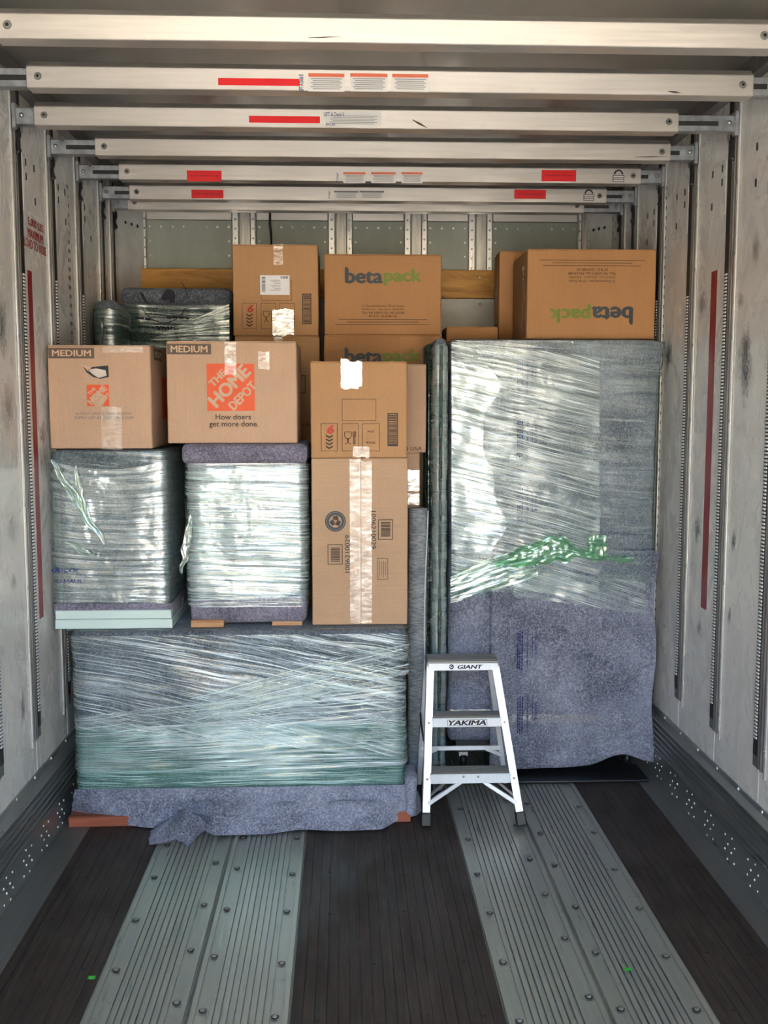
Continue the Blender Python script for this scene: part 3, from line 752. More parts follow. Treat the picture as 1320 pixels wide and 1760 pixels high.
# ---- decking beams under the roof
def padlock(parent, c):
    mb = MB(); c = V(c)
    add_rect(mb, c + V((0, 0, -0.012)), 0.050, 0.030); add_ring(mb, c + V((0, 0, 0.005)), 0.014, 0.021, a0=0, a1=180, n=12)
    mb.build('padlock_sign', M['black'], parent)
    m2 = MB(); add_rect(m2, c + V((0, 0, -0.012)), 0.044, 0.024, lift=0.0014)
    m2.build('padlock_body', M['sticker'], parent)
    m3 = MB(); add_rect(m3, c + V((0, 0, -0.009)), 0.044, 0.003, lift=0.002); add_rect(m3, c + V((0, 0, -0.016)), 0.044, 0.003, lift=0.002)
    m3.build('padlock_bars', M['black'], parent)
BZ = 2.705                       # top of the beams
def beam(Y, xl, xr, label, extra):
    t = thing('decking_beam', label, 'beam', ((xl + xr) / 2, Y + 0.03, BZ - 0.1), 'decking beams under the roof')
    zb = BZ - 0.085; zf = BZ - 0.021
    prof = [(Y, zb), (Y, zf), (Y + 0.024, BZ), (Y + 0.058, BZ), (Y + 0.062, zf), (Y + 0.062, zb)]
    MB().prism(prof, 'x', xl, xr).build('beam_body', M['alu'], t, bevel=0.002)
    for s, x, X in ((1, xl, XL + 0.014), (-1, xr, XR - 0.014)):
        q0, q1 = sorted((x - s * -0.05, X))
        arm = MB().box(q0, q1, Y + 0.010, Y + 0.016, zb + 0.006, zf - 0.004)
        arm.box(q0, q1, Y + 0.016, Y + 0.052, zf - 0.010, zf - 0.004).box(q0, q1, Y + 0.016, Y + 0.052, zb + 0.006, zb + 0.012)
        am = arm.build('end_arm', M['galv'], t, bevel=0.001)
        L = abs(X - x)
        if L > 0.10:
            h0, h1 = sorted((x, x - s * (L - 0.07)))
            MB().box(h0, h1, Y + 0.0088, Y + 0.0105, (zb + zf) / 2 - 0.008, (zb + zf) / 2 + 0.008).build('arm_slot', M['slot'], am)
        MB().disc((X + s * 0.03, Y + 0.010, (zb + zf) / 2 + 0.004), (0, -1, 0), 0.009, 0.006, 10).build('arm_pin', M['bolt'], am, True)
        ft = MB().box(min(X, X + s * 0.014), max(X, X + s * 0.014), Y - 0.004, Y + 0.075, zb - 0.010, zf + 0.010)
        ft.build('end_foot', M['galv'], t, bevel=0.002)
        hk = [(X + s * 0.012, Y + 0.03, zb - 0.002), (X + s * 0.016, Y + 0.024, zb - 0.03), (X + s * 0.010, Y + 0.02, zb - 0.055), (X + s * 0.018, Y + 0.012, zb - 0.085), (X + s * 0.012, Y + 0.004, zb - 0.095)]
        MB().tube(hk, [0.006, 0.008, 0.005, 0.009, 0.004], 6).build('release_hook', M['rubber'], t, True)
        bt = MB().disc((x + s * 0.035, Y, (zb + zf) / 2 + 0.002), (0, -1, 0), 0.012, 0.004, 12)
        b = bt.build('end_bolt', M['bolt'], t); MB().disc((x + s * 0.035, Y - 0.004, (zb + zf) / 2 + 0.002), (0, -1, 0), 0.005, 0.0015, 8).build('bolt_socket', M['slot'], b)
    def at(px, py): return PY(px, py, Y)
    for e in extra:
        if e[0] == 'red':
            a, b = at(e[1], e[2]), at(e[3], e[4]); rr = rect('red_label', M['red'], t, ((a.x + b.x) / 2, Y, (a.z + b.z) / 2), b.x - a.x, a.z - b.z)
            if len(e) > 5:
                mb = MB(); c = V(((a.x + b.x) / 2, Y, (a.z + b.z) / 2))
                for k in range(9): add_rect(mb, c + V(((k - 4) * (b.x - a.x) * 0.09, 0, 0)), (b.x - a.x) * 0.05, 0.006, lift=0.0016)
                stuff(mb.build('label_marks', M['redtape'], rr))
        elif e[0] == 'warn':
            a, b = at(e[1], e[2]), at(e[3], e[4]); c = V(((a.x + b.x) / 2, Y, (a.z + b.z) / 2)); w, h = b.x - a.x, a.z - b.z
            st = rect('warning_sticker', M['sticker'], t, c, w, h)
            rect('sticker_head', e[5], st, c + V((0, 0, h * 0.40)), w, h * 0.2, lift=0.0012)
            mb = MB()
            for k in range(6):
                add_rect(mb, c + V((0, 0, h * (0.20 - 0.11 * k))), w * (0.86 - 0.1 * (k % 2)), h * 0.035, lift=0.0012)
            stuff(mb.build('sticker_lines', M['grayink'], st))
        elif e[0] == 'lock': padlock(t, at(e[1], e[2]).xyz * 1)
        elif e[0] == 'text':
            p = at(e[1], e[2]); text('maker_lettering', e[3], e[4], M['blueink'], t, (p.x, Y, p.z), frame_rot(FRONT, e[5]), bold=0.01, width=e[6])
        elif e[0] == 'scuff':
            mb = MB(); a, b = at(e[1], e[2]), at(e[3], e[4]); n = V((0, -1, 0))
            d = (b - a); q = V((-d.z, 0, d.x)).normalized() * e[5]
            mb.poly([p + n * 0.0006 for p in (a - q * 0.3, a + d * 0.4 - q, b, a + d * 0.5 + q, a + q * 0.3)], n, 0.0003)
            mb.build('scuff_mark', M['brownink'], t)
    return t
def bx(px, py, Y): return PY(px, py, Y).x
BY = [POST_Y[k] - 0.06 for k in range(9, 15)] + [5.19]
spec = [(-20, 1336), (45, 1296), (58, 1167), (163, 1153), (204, 1102), (222, 1043), (219, 1004)]
py_ = [55, 140, 204, 255, 302, 335, 357]
BE = [(bx(a, p, y), bx(b, p, y)) for (a, b), p, y in zip(spec, py_, BY)]
BE[0] = (-0.92, BE[0][1])
W = 'warn'; O_, G_ = M['orangehead'], M['grayink']
beam(BY[0], *BE[0], 'plain aluminium decking beam nearest the camera, at the very top of the picture', [('scuff', 530, 65, 590, 63, 0.0015)])
beam(BY[1], *BE[1], 'aluminium decking beam with the longest red strip and three orange-headed stickers', [('red', 375, 134, 515, 148),
     (W, 530, 126, 592, 158, O_), (W, 602, 126, 666, 158, O_), (W, 674, 127, 736, 158, O_), ('text', 518, 143, 'LIFT A Deck II', 0.02, 90, 0.05), ('scuff', 1148, 157, 1172, 160, 0.003)])
beam(BY[2], *BE[2], 'scuffed aluminium decking beam with a red strip left of a blue-lettered sticker', [('red', 428, 199, 550, 212),
     (W, 560, 192, 655, 217, M['sticker']), ('text', 574, 197, 'LIFT A Deck II', 0.02, 0, 0.07), ('text', 568, 214, 'ANCRA', 0.014, 0, 0.035), ('scuff', 709, 206, 736, 221, 0.004)])
beam(BY[3], *BE[3], 'bare aluminium decking beam without any stickers, fourth from the camera', [('scuff', 1090, 270, 1150, 269, 0.002)])
beam(BY[4], *BE[4], 'aluminium decking beam with two red labels, warning stickers and a large padlock sign', [('red', 321, 293, 381, 312, 1), ('red', 931, 292, 990, 312, 1),
     (W, 590, 296, 628, 315, O_), (W, 638, 296, 680, 315, O_), (W, 690, 296, 726, 315, O_), ('text', 580, 306, 'LIFT A Deck II', 0.016, 90, 0.04), ('lock', 1063, 302)])
beam(BY[5], *BE[5], 'aluminium decking beam with two red labels and grey stickers, second from the front wall', [('red', 329, 326, 384, 341, 1), ('red', 884, 326, 938, 342, 1),
     (W, 574, 328, 616, 342, G_), (W, 618, 328, 660, 342, G_), ('text', 566, 335, 'LIFT A Deck II', 0.014, 90, 0.035), ('lock', 1012, 335)])
beam(BY[6], *BE[6], 'plain aluminium decking beam farthest back, close to the front wall', [])

# ================================================================== THE LOAD
def bulge_fn(x0, x1, y0, y1, z0, z1, amt, seed, dent=0.003, bottom=False):
    cx_, cy_, cz_ = (x0 + x1) / 2, (y0 + y1) / 2, (z0 + z1) / 2
    def f(p, n):
        a = 1 - min(1, abs(2 * (p.x - cx_) / (x1 - x0))) ** 2; b = 1 - min(1, abs(2 * (p.y - cy_) / (y1 - y0))) ** 2; c = 1 - min(1, abs(2 * (p.z - cz_) / (z1 - z0))) ** 2
        k = 0.0
        if abs(n.x) > 0.7: k = b * c
        elif abs(n.y) > 0.7: k = a * c
        d = n * (amt * k + dent * nz(p, 7, seed))
        if abs(n.z) > 0.3: d = V((d.x, d.y, 0)) if n.z < 0 else V((d.x, d.y, -abs(d.z) * 0.5))
        return d
    return f
def carton(label, x0, x1, y0, y1, z0, z1, mat, seed=1.0, group=None, seam='top', amt=0.004, name='carton'):
    t = thing(name, label, 'box', ((x0 + x1) / 2, (y0 + y1) / 2, z0), group)
    yb = y0 + (0.0025 if seam == 'front' else 0)
    zt = z1 - (0.004 if seam == 'top' else 0)
    soft_box('body', mat, t, x0, x1, yb, y1, z0, zt, 0.006, 0.06, bulge_fn(x0, x1, yb, y1, z0, zt, amt, seed, 0.0015))
    if seam == 'top':
        m = (y0 + y1) / 2
        for a, b, k in ((y0 + 0.003, m - 0.001, 0.0), (m + 0.001, y1 - 0.003, 0.0007)):
            MB().box(x0 + 0.003, x1 - 0.003, a, b, zt - 0.001, z1 - 0.0005 + k * 0).build('flap', mat, t, bevel=0.001)
    else:
        m = (x0 + x1) / 2 + 0.002
        for a, b in ((x0 + 0.002, m - 0.0012), (m + 0.0012, x1 - 0.002)):
            soft_box('flap', mat, t, a, b, y0 - 0.0012, y0 + 0.006, z0 + 0.003, z1 - 0.003, 0.0012, 0.05, lambda p, n: V((0, 0.0008 * nz(p, 9, seed), 0)))
    return t
def tape_strip(parent, x0, x1, z0, z1, y, mat='tape', seed=0.0, ragged=0.006, name='tape', nx_=10, nz_=18, amp=0.0012, over=None):
    """strip stuck on a front face, edges slightly ragged; 'over' = depth it runs back over the top"""
    def f(u, v):
        x = x0 + (x1 - x0) * u; z = z0 + (z1 - z0) * v
        if v in (0.0, 1.0): z += ragged * nz((x, 0, z), 60, seed)
        return V((x, y + amp * nz((x, 0, z), 45, seed) - amp, z))
    mb = MB().grid(nx_, nz_, f)
    o = mb.build(name, M[mat], parent, True)
    if over:
        zt = over[0]
        def g_(u, v): return V((x0 + (x1 - x0) * u, y + (over[1]) * v, zt + 0.0015))
        MB().grid(4, 6, g_).build(name, M[mat], parent, True)
    return o
def P2(px, py, Y): p = PY(px, py, Y); return V((p.x, Y, p.z))

# ---- printed marks shared by the two glassware cartons
def six_marks(t, Y, f):
    """f(px,py) -> point; positions are those on the front glassware carton, 533..699 x 621..787"""
    y = V((0, 0, 0))
    mb = MB()
    def fr(x0, y0, x1, y1, th=0.0016):
        a, b = f(x0, y0), f(x1, y1); add_frame(mb, (a + b) / 2, abs(b.x - a.x), abs(a.z - b.z), th)
    fr(588, 686, 646, 723); fr(552, 728, 580, 775); fr(588, 728, 616, 775); fr(623, 728, 652, 775)
    mb.build('printed_frames', M['brownink'], t)
    mb = MB(); a, b = f(667, 711), f(683, 766); add_frame(mb, (a + b) / 2, b.x - a.x, a.z - b.z, 0.004)
    mb.build('barcode_border', M['black'], t)
    mb = MB(); k = a.z - 0.006; rnd = random.Random(5)
    while k > b.z + 0.006:
        h = rnd.choice((0.0015, 0.0025, 0.004)); add_rect(mb, V(((a.x + b.x) / 2, a.y, k - h / 2)), (b.x - a.x) * 0.82, h); k -= h + rnd.choice((0.0012, 0.002, 0.003))
    stuff(mb.build('barcode_bars', M['brownink'], t))
    c = f(567, 738); text('printed_six', '6', 0.052, M['redsix'], t, c, bold=0.05, shear=0.2, height=0.034)
    mb = MB()
    for k in range(4):
        c = f(566, 749 + 6.2 * k); w, h, th = 0.0135, 0.008, 0.0065
        for s in (-1, 1):
            n = V((0, -1, 0)); o = c + n * 0.0008
            q = [o + V((s * w, 0, h * 0.6)), o + V((0, 0, -h * 0.4)), o + V((0, 0, -h * 0.4 - th)), o + V((s * w, 0, h * 0.6 - th))]
            mb.poly(q if s < 0 else q[::-1], n, 0.0003)
    mb.build('printed_chevrons', M['brownink'], t)
    mb = MB(); c = f(598, 752); t_ = 0.0026
    # glass: bowl, stem, foot
    b_ = [c + V((-0.013, 0, 0.022)), c + V((-0.013, 0, 0.006)), c + V((-0.006, 0, -0.004)), c + V((0.006, 0, -0.004)), c + V((0.013, 0, 0.006)), c + V((0.013, 0, 0.022)), c + V((-0.013, 0, 0.022))]
    segs = list(zip(b_[:-1], b_[1:])) + [(c + V((-0.002, 0, -0.004)), c + V((-0.002, 0, -0.02))), (c + V((0.002, 0, -0.004)), c + V((0.002, 0, -0.02))), (c + V((-0.011, 0, -0.026)), c + V((-0.002, 0, -0.02))), (c + V((0.011, 0, -0.026)), c + V((0.002, 0, -0.02)))]
    k = f(609, 752)
    segs += [(k + V((-0.005, 0, 0.024)), k + V((-0.005, 0, 0.006))), (k + V((0, 0, 0.024)), k + V((0, 0, 0.006))), (k + V((0.005, 0, 0.024)), k + V((0.005, 0, 0.006))), (k + V((-0.005, 0, 0.006)), k + V((0.005, 0, 0.006))), (k + V((-0.0025, 0, 0.006)), k + V((-0.0025, 0, -0.026))), (k + V((0.0025, 0, 0.006)), k + V((0.0025, 0, -0.026)))]
    for p, q in segs:
        d = (q - p).normalized(); s = V((-d.z, 0, d.x)) * (t_ / 2); n = V((0, -1, 0)); o = n * 0.0008
        mb.poly([p - s + o, q - s + o, q + s + o, p + s + o], n, 0.0003)
    mb.build('glass_and_fork_symbol', M['brownink'], t)
    text('lettering', 'MUY', 0.012, M['brownink'], t, f(637, 742), bold=0.01)
    text('lettering', 'FRÁGIL', 0.012, M['brownink'], t, f(637, 761), bold=0.01)

def beta_marks(t, f, rot=0):
    """f(u,v): u 0..1 across, v 0..1 down the printed face in its own reading direction"""
    fr = frame_rot(FRONT, rot)
    W_ = (f(1, 0) - f(0, 0)).length
    def word(tx, u0, u1, v, mat, hh):
        a, b = f(u0, v), f(u1, v)
        text('logo_lettering', tx, 0.1, mat, t, (a + b) / 2, fr, bold=0.04, width=(b - a).length, height=hh, res=4)
    word('beta', 0.175, 0.500, 0.272, M['betadark'], W_ * 0.128)
    word('pack', 0.505, 0.830, 0.285, M['betagreen'], W_ * 0.142)
    mb = MB(); add_rect(mb, f(0.187, 0.175), W_ * 0.02, W_ * 0.014, fr); mb.build('logo_dot', M['betadark'], t)
    for k, (tx, w) in enumerate((('C/ Ottomendiaraka, 3 8ª de Ventas', 0.36), ('20305 Irun - Gipuzkoa - ESPAÑA', 0.36), ('Tfno. 943 639019 Fax. 943 631044', 0.37), ('Nº R.S.I. 20-03481/SS', 0.24))):
        text('address_lettering', tx, 0.016, M['brownink'], t, f(0.5, 0.645 + 0.042 * k), fr, bold=0.012, width=W_ * w, height=W_ * 0.02)
    mb = MB()
    for v, w in ((0.815, 0.76), (0.845, 0.62), (0.875, 0.82)): add_rect(mb, f(0.5, v), W_ * w, 0.0022, fr)
    stuff(mb.build('small_print_lines', M['brownink'], t))

# ---- moving-blanket bundles
def cloth_disp(seed, a1=0.006, a2=0.0025, s1=5, s2=22, flat_top=True):
    def f(p, n):
        d = n * (a1 * nz(p, s1, seed) + a2 * nz(p, s2, seed + 4))
        if flat_top and n.z > 0.5: d = V((d.x, d.y, -abs(d.z) * 0.4))
        if n.z < -0.5: d = V((d.x, d.y, 0))
        return d
    return f

# ---- 1 big wrapped dresser, lower left
YD = 3.95
a, b = P2(120, 1083, YD), P2(700, 1395, YD)
dx0, dx1, dz1 = a.x + 0.010, b.x - 0.014, 0.785
DYB = 4.49
dresser = thing('wrapped_dresser', 'wide low dresser in a blanket and green stretch film on the floor', 'dresser', ((dx0 + dx1) / 2, (YD + DYB) / 2, 0.0))
def ddisp(p, n):
    d = cloth_disp(1.3, 0.007, 0.003)(p, n)
    k = max(0, (p.z - 0.66) / 0.12); k = min(1, k)
    if n.x < -0.5: d += V((-0.017 * k, 0, 0))
    if n.x > 0.5: d += V((0.012 * k, 0, 0))
    if n.y < -0.5: d += V((0, -0.012 * k + 0.004 * math.sin(p.x * 9 + p.z * 7) * (1 - k), 0))
    return d
soft_box('blanket', M['felt_g'], dresser, dx0, dx1, YD, DYB, 0.05, dz1, 0.035, 0.035, ddisp)
MB().box(max(P2(118, 1422, YD - 0.03).x, XL + 0.056), P2(706, 1412, YD - 0.03).x, YD - 0.035, DYB - 0.03, 0.0, 0.042).build('plinth', M['plinth'], dresser, bevel=0.003)
MB().box(dx0 + 0.04, dx1 - 0.04, YD + 0.03, DYB - 0.04, 0.042, 0.06).build('carcass', M['plinth'], dresser)
off = lambda e, sd, s1=6, am=0.004: (lambda p, n: n * (e + am * nz(p, s1, sd)) + (ddisp(p, n) * 0.9))
sleeve('film_lower', M['film_green'], dresser, dx0, dx1, YD, DYB, 0.125, 0.40, 0.035, 0.03, 26, off(0.008, 2.0))
sleeve('film_upper', M['film_diag'], dresser, dx0, dx1, YD, DYB, 0.36, 0.765, 0.035, 0.03, 26, off(0.011, 4.0), tilt=lambda x, y, v: (1 - v) * 0.10 * (0.3 - (x - dx0)))
sleeve('film_second_turn', M['film'], dresser, dx0, dx1, YD, DYB, 0.22, 0.52, 0.035, 0.03, 22, off(0.014, 3.0), tilt=lambda x, y, v: (0.10 * (x - dx0) - 0.08) * v)
def crossing(u, v):
    px = 330 + 372 * u; lo = 1250 - 95 * u; hi = 1195 - 100 * u; p = P2(px, lo + (hi - lo) * v, YD)
    return V((p.x, YD - 0.030 + 0.003 * nz(p, 8, 2), p.z))
MB().grid(40, 14, crossing, lambda u, v: (u * 0.85, v * 0.13)).build('film_crossing', M['film_cross'], dresser, True)
def topfilm(u, v):
    x = dx0 - 0.03 + (dx1 - dx0 + 0.05) * u; y = YD - 0.01 + (DYB - YD) * v
    return V((x, y, dz1 - 0.002 + 0.0015 * nz((x, y, 0), 14)))
MB().grid(40, 14, topfilm, lambda u, v: (u * 1.3, v * 0.6)).build('film_top', M['film_diag'], dresser, True)
# blanket skirt that spills on to the floor in front
hem = [(112, 1402), (160, 1408), (210, 1416), (262, 1421), (300, 1424), (345, 1424), (372, 1434), (405, 1433), (450, 1432), (520, 1424), (585, 1426), (650, 1424), (690, 1408), (716, 1400), (724, 1392)]
hp = [PZ(x, y, 0.006) for x, y in hem]
def hem_at(x):
    for p, q in zip(hp[:-1], hp[1:]):
        if p.x <= x <= q.x:
            k = (x - p.x) / (q.x - p.x); k = k * k * (3 - 2 * k); return p.y + (q.y - p.y) * k
    return hp[0].y if x < hp[0].x else hp[-1].y
sx0, sx1 = max(hp[0].x + 0.005, XL + 0.056), hp[-1].x
def skirt(u, v):
    x = sx0 + (sx1 - sx0) * u; yh = hem_at(x) - 0.01
    top = V((min(max(x, dx0 - 0.005), dx1 + 0.02), YD - 0.020, 0.150)); wv = nz((x, 0, 0), 7, 5.0) * 0.5 + nz((x, 0, 0), 17, 2.0) * 0.35
    edge = max(0.0, min(1.0, (x - 0.12) / 0.2))
    k = v
    y = top.y + (yh - top.y) * (k ** 1.6); z = 0.150 * (1 - k ** 0.8) + 0.006
    z = 0.006 + 0.144 * max(0, 1 - k) ** 0.75
    if k > 0.45: z += 0.055 * math.sin((k - 0.45) / 0.55 * math.pi) * max(0, 0.35 + 1.3 * wv) * (1 if x > -0.3 else 0.6)
    y += 0.036 * wv * math.sin(k * math.pi)
    xx = top.x + (x - top.x) * k + 0.010 * nz((x, k, 0), 6, 8.0) * k
    return V((xx, y - 0.002, max(z, 0.005)))
MB().grid(110, 22, skirt).build('blanket_skirt', M['felt'], dresser, True)
# crumpled corner lying on the floor
fl = [[(258, 1428, 0.004), (300, 1403, 0.085), (318, 1391, 0.125), (345, 1406, 0.085), (367, 1424, 0.035)],
      [(257, 1438, 0.004), (286, 1425, 0.035), (312, 1408, 0.11), (336, 1420, 0.06), (352, 1428, 0.02)],
      [(256, 1446, 0.004), (284, 1440, 0.018), (304, 1436, 0.045), (318, 1440, 0.040), (338, 1438, 0.02)],
      [(257, 1452, 0.004), (282, 1450, 0.006), (300, 1444, 0.018), (314, 1448, 0.022), (323, 1458, 0.006)]]
FG = [[PZ(x, y, z) for x, y, z in r] for r in fl]
def flap(u, v):
    a_ = u * 4; b_ = v * 3; i = min(3, int(a_)); j = min(2, int(b_)); s = a_ - i; t_ = b_ - j
    p = (FG[j][i] * (1 - s) + FG[j][i + 1] * s) * (1 - t_) + (FG[j + 1][i] * (1 - s) + FG[j + 1][i + 1] * s) * t_
    w = 4 * u * (1 - u)
    return p + V((0.006 * nz(p, 30, 3), 0.004 * nz(p, 26, 5), abs(0.008 * nz(p, 24, 1)) * w))
MB().grid(28, 18, flap).build('blanket_corner', M['felt'], dresser, True)
# side lump of blanket by the ladder
soft_box('blanket_lump', M['felt'], dresser, dx1 + 0.004, dx1 + 0.050, YD - 0.04, YD + 0.12, 0.02, 0.19, 0.022, 0.03, cloth_disp(9.1, 0.014, 0.004, 9))

# ---- 2 left wrapped nightstand
YN = 3.99
a, b = P2(86, 775, YN), P2(291, 1050, YN)
n0, n1 = a.x, b.x; nz0 = P2(200, 1060, YN).z; nz1 = P2(200, 773, YN).z; NYB = 4.45
night = thing('wrapped_nightstand', 'film-wrapped nightstand with a pale mint base at the left wall', 'nightstand', ((n0 + n1) / 2, (YN + NYB) / 2, dz1))
p0, p1 = P2(95, 1072, YN - 0.02), P2(297, 1087, YN - 0.02)
mid = P2(200, 1064, YN - 0.02).z
MB().box(p0.x, p1.x, YN - 0.025, NYB - 0.02, dz1, mid).build('base_board', M['mint'], night, bevel=0.003)
MB().box(p0.x + 0.002, p1.x - 0.004, YN - 0.022, NYB - 0.02, mid + 0.001, nz0 + 0.03).build('base_rail', M['mint'], night, bevel=0.002)
soft_box('blanket', M['felt_g'], night, n0, n1, YN, NYB, nz0 + 0.015, nz1, 0.03, 0.035, cloth_disp(2.2, 0.006, 0.003))
def nflap(u, v):
    z = (nz0 + 0.055) * v + (P2(150, 1054, YN).z - 0.022 * u) * (1 - v)
    R_ = ring_pts(n0 - 0.012, n1 + 0.012, YN - 0.014, NYB - 0.05, 0.03, 0.03); i = round(u * (len(R_) - 1)); x, y = R_[i]
    return V((x, y, z + 0.004 * nz((x, y, 0), 12, 3))) + V((nz((x, y, z), 14, 2), nz((x, y, z), 14, 6), 0)) * 0.004
nr = len(ring_pts(n0 - 0.012, n1 + 0.012, YN - 0.014, NYB - 0.05, 0.03, 0.03)) - 1
MB().grid(nr, 6, nflap).build('blanket_hem', M['felt_p'], night, True)
nd = lambda e, sd: (lambda p, n: n * (e + 0.004 * nz(p, 6, sd)) + cloth_disp(2.2, 0.006, 0.003)(p, n) * 0.9)
sleeve('film', M['film_dull'], night, n0, n1, YN, NYB, nz0 + 0.05, nz1 - 0.006, 0.03, 0.025, 22, nd(0.007, 3.3))
def bow(u, v):   # tighter second turn of film, leaving the top strip of blanket bare
    return None
sleeve('film_second_turn', M['film_smooth'], night, n0, n1, YN, NYB, nz0 + 0.06, nz1 - 0.075, 0.03, 0.025, 26, nd(0.013, 6.1), tilt=lambda x, y, v: v * 0.035 * (2 * abs((x - (n0 + n1) / 2) / (n1 - n0))) ** 2)
def ntop(u, v):
    x = n0 + 0.01 + (n1 - n0 - 0.02) * u; y = YN + 0.01 + (NYB - YN - 0.02) * v; return V((x, y, nz1 + 0.0015))
MB().grid(12, 10, ntop, lambda u, v: (u * .45, v * .45)).build('film_top', M['film_dark'], night, True)
# gathered film and print
def gather(px0, py0, px1, py1, w, seed, Y, par, mat='film_rope', n=22):
    a, b = P2(px0, py0, Y), P2(px1, py1, Y); d = b - a; q = V((-d.z, 0, d.x)).normalized()
    def f(u, v):
        k = math.sin(u * math.pi) * 0.7 + 0.3
        p = a + d * u + q * ((v - 0.5) * w * k + 0.012 * nz((u * 4, 0, 0), 1.5, seed))
        return p + V((0, -0.006 - 0.008 * abs(nz((u * 9, v * 5, 0), 1.3, seed)), 0))
    return MB().grid(n, 8, f, lambda u, v: (u * d.length, v * w)).build('gathered_film', M[mat], par, True)
gather(88, 790, 180, 935, 0.034, 1.0, YN - 0.018, night, 'film_wisp')
gather(128, 800, 150, 905, 0.02, 5.0, YN - 0.018, night, 'film_wisp')
gather(118, 930, 165, 958, 0.025, 2.0, YN - 0.02, night, 'film_wisp')
text('blanket_print', 'decor', 0.04, M['blueink'], night, P2(114, 979, YN - 0.011), bold=0.02, shear=0.2, width=0.115, height=0.022)
text('blanket_print', 'U-HAUL', 0.03, M['blueink'], night, P2(120, 999, YN - 0.011), bold=0.005, width=0.10, height=0.016)

# ---- 3 middle wrapped nightstand
a, b = P2(318, 757, YN), P2(533, 1070, YN)
m0, m1 = a.x, b.x - 0.012; mz1 = P2(420, 762, YN).z
night2 = thing('wrapped_nightstand', 'film-wrapped nightstand with a fold of blanket along its top, beside the tall carton', 'nightstand', ((m0 + m1) / 2, (YN + NYB) / 2, dz1))
MB().box(m0 + 0.01, m0 + 0.14, YN - 0.012, NYB - 0.02, dz1, dz1 + 0.03).build('wooden_foot', M['plinth2'], night2, bevel=0.002)
MB().box(m1 - 0.14, m1 - 0.02, YN + 0.01, NYB - 0.02, dz1, dz1 + 0.03).build('wooden_foot', M['plinth2'], night2, bevel=0.002)
soft_box('blanket', M['felt_p'], night2, m0 + 0.006, m1 - 0.004, YN, NYB, dz1 + 0.012, mz1 - 0.012, 0.025, 0.035, cloth_disp(5.2, 0.006, 0.003))
zf_ = P2(420, 795, YN).z
soft_box('blanket_fold', M['felt_p'], night2, m0 - 0.012, m1 + 0.004, YN - 0.022, NYB, zf_ - 0.004, mz1, 0.024, 0.03, cloth_disp(6.2, 0.012, 0.004, 8))
md = lambda e, sd: (lambda p, n: n * (e + 0.005 * nz(p, 6, sd)) + cloth_disp(5.2, 0.006, 0.003)(p, n) * 0.9)
zb_ = P2(420, 1043, YN).z
sleeve('film', M['film'], night2, m0 + 0.006, m1 - 0.004, YN, NYB, zb_, zf_ - 0.002, 0.025, 0.025, 26, md(0.008, 1.3))
sleeve('film_second_turn', M['film_shiny'], night2, m0 + 0.006, m1 - 0.004, YN, NYB, zb_ + 0.03, zf_ - 0.02, 0.025, 0.025, 26, md(0.013, 7.3), tilt=lambda x, y, v: 0.03 * (x - m0))
gather(312, 985, 330, 880, 0.03, 3.0, YN - 0.006, night2, 'film_wisp')

# ---- 4 moving boxes with orange squares
def store_box(label, pxl, pxr, Y, D, zb, zt, small, seed):
    a, b = P2(pxl, 680, Y), P2(pxr, 680, Y)
    return carton(label, a.x, b.x, Y, Y + D, zb, zt, M['card_hd'], seed, 'tan moving boxes with orange squares', 'top', 0.006, 'moving_box')
YH = 4.0
zt = P2(170, 593, YH).z
boxl = store_box('tan moving box with a torn handle hole and small orange square, at left', 83.5, 260, YH, 0.44, nz1 + 0.004, zt, True, 1.0)
xc = P2(172, 680, YH).x
def logo(parent, px0, py0, px1, py1, Y):
    a, b = P2(px0, py0, Y), P2(px1, py1, Y); c = (a + b) / 2; w = b.x - a.x; h = a.z - b.z
    sq = rect('orange_square', M['orange'], parent, c, w, h)
    fr = frame_rot(FRONT, 45); d = V((0.7071, 0, 0.7071)); q = V((-0.7071, 0, 0.7071))
    text('logo_lettering', 'THE', 0.05, M['tanprint'], sq, c + q * (w * 0.33) - d * w * 0.06, fr, lift=0.0016, bold=0.045, width=w * 0.42, height=w * 0.16)
    text('logo_lettering', 'HOME', 0.05, M['tanprint'], sq, c + q * (w * 0.04), fr, lift=0.0016, bold=0.05, width=w * 1.06, height=w * 0.30)
    text('logo_lettering', 'DEPOT', 0.05, M['tanprint'], sq, c - q * (w * 0.30) + d * w * 0.05, fr, lift=0.0016, bold=0.045, width=w * 0.72, height=w * 0.20)
YF = YH - 0.004
logo(boxl, 149, 661, 188, 698, YF - 0.001)
a, b = P2(83, 598, YF), P2(162, 616, YF)
lb_ = rect('size_label', M['labelbrown'], boxl, (a + b) / 2, b.x - a.x, a.z - b.z)
text('size_lettering', 'MEDIUM', 0.05, M['tanprint'], lb_, P2(123, 607, YF), lift=0.0016, bold=0.028, width=(b.x - a.x) * 0.86, height=0.024)
RSIDE = (V((0, 1, 0)), V((0, 0, 1)), V((1, 0, 0)))
xr_ = P2(260, 680, YH).x + 0.006
sl = rect('size_label', M['labelbrown'], boxl, (xr_, YH + 0.12, (a.z + b.z) / 2), 0.16, 0.045, RSIDE)
text('size_lettering', 'MEDIUM', 0.05, M['tanprint'], sl, (xr_, YH + 0.12, (a.z + b.z) / 2), RSIDE, lift=0.0016, bold=0.028, width=0.14, height=0.024)
rect('orange_square', M['orange'], boxl, (xr_, YH + 0.28, (nz1 + zt) / 2), 0.17, 0.17, RSIDE)
text('lettering', 'QUICKLY CREATE YOUR PACKING', 0.012, M['grayink'], boxl, P2(178, 711, YF - 0.002), bold=0.01, width=0.215, height=0.011)
text('lettering', 'SUPPLY LIST AT HDMOVING.COM', 0.012, M['grayink'], boxl, P2(179, 718, YF - 0.002), bold=0.02, width=0.225, height=0.011)
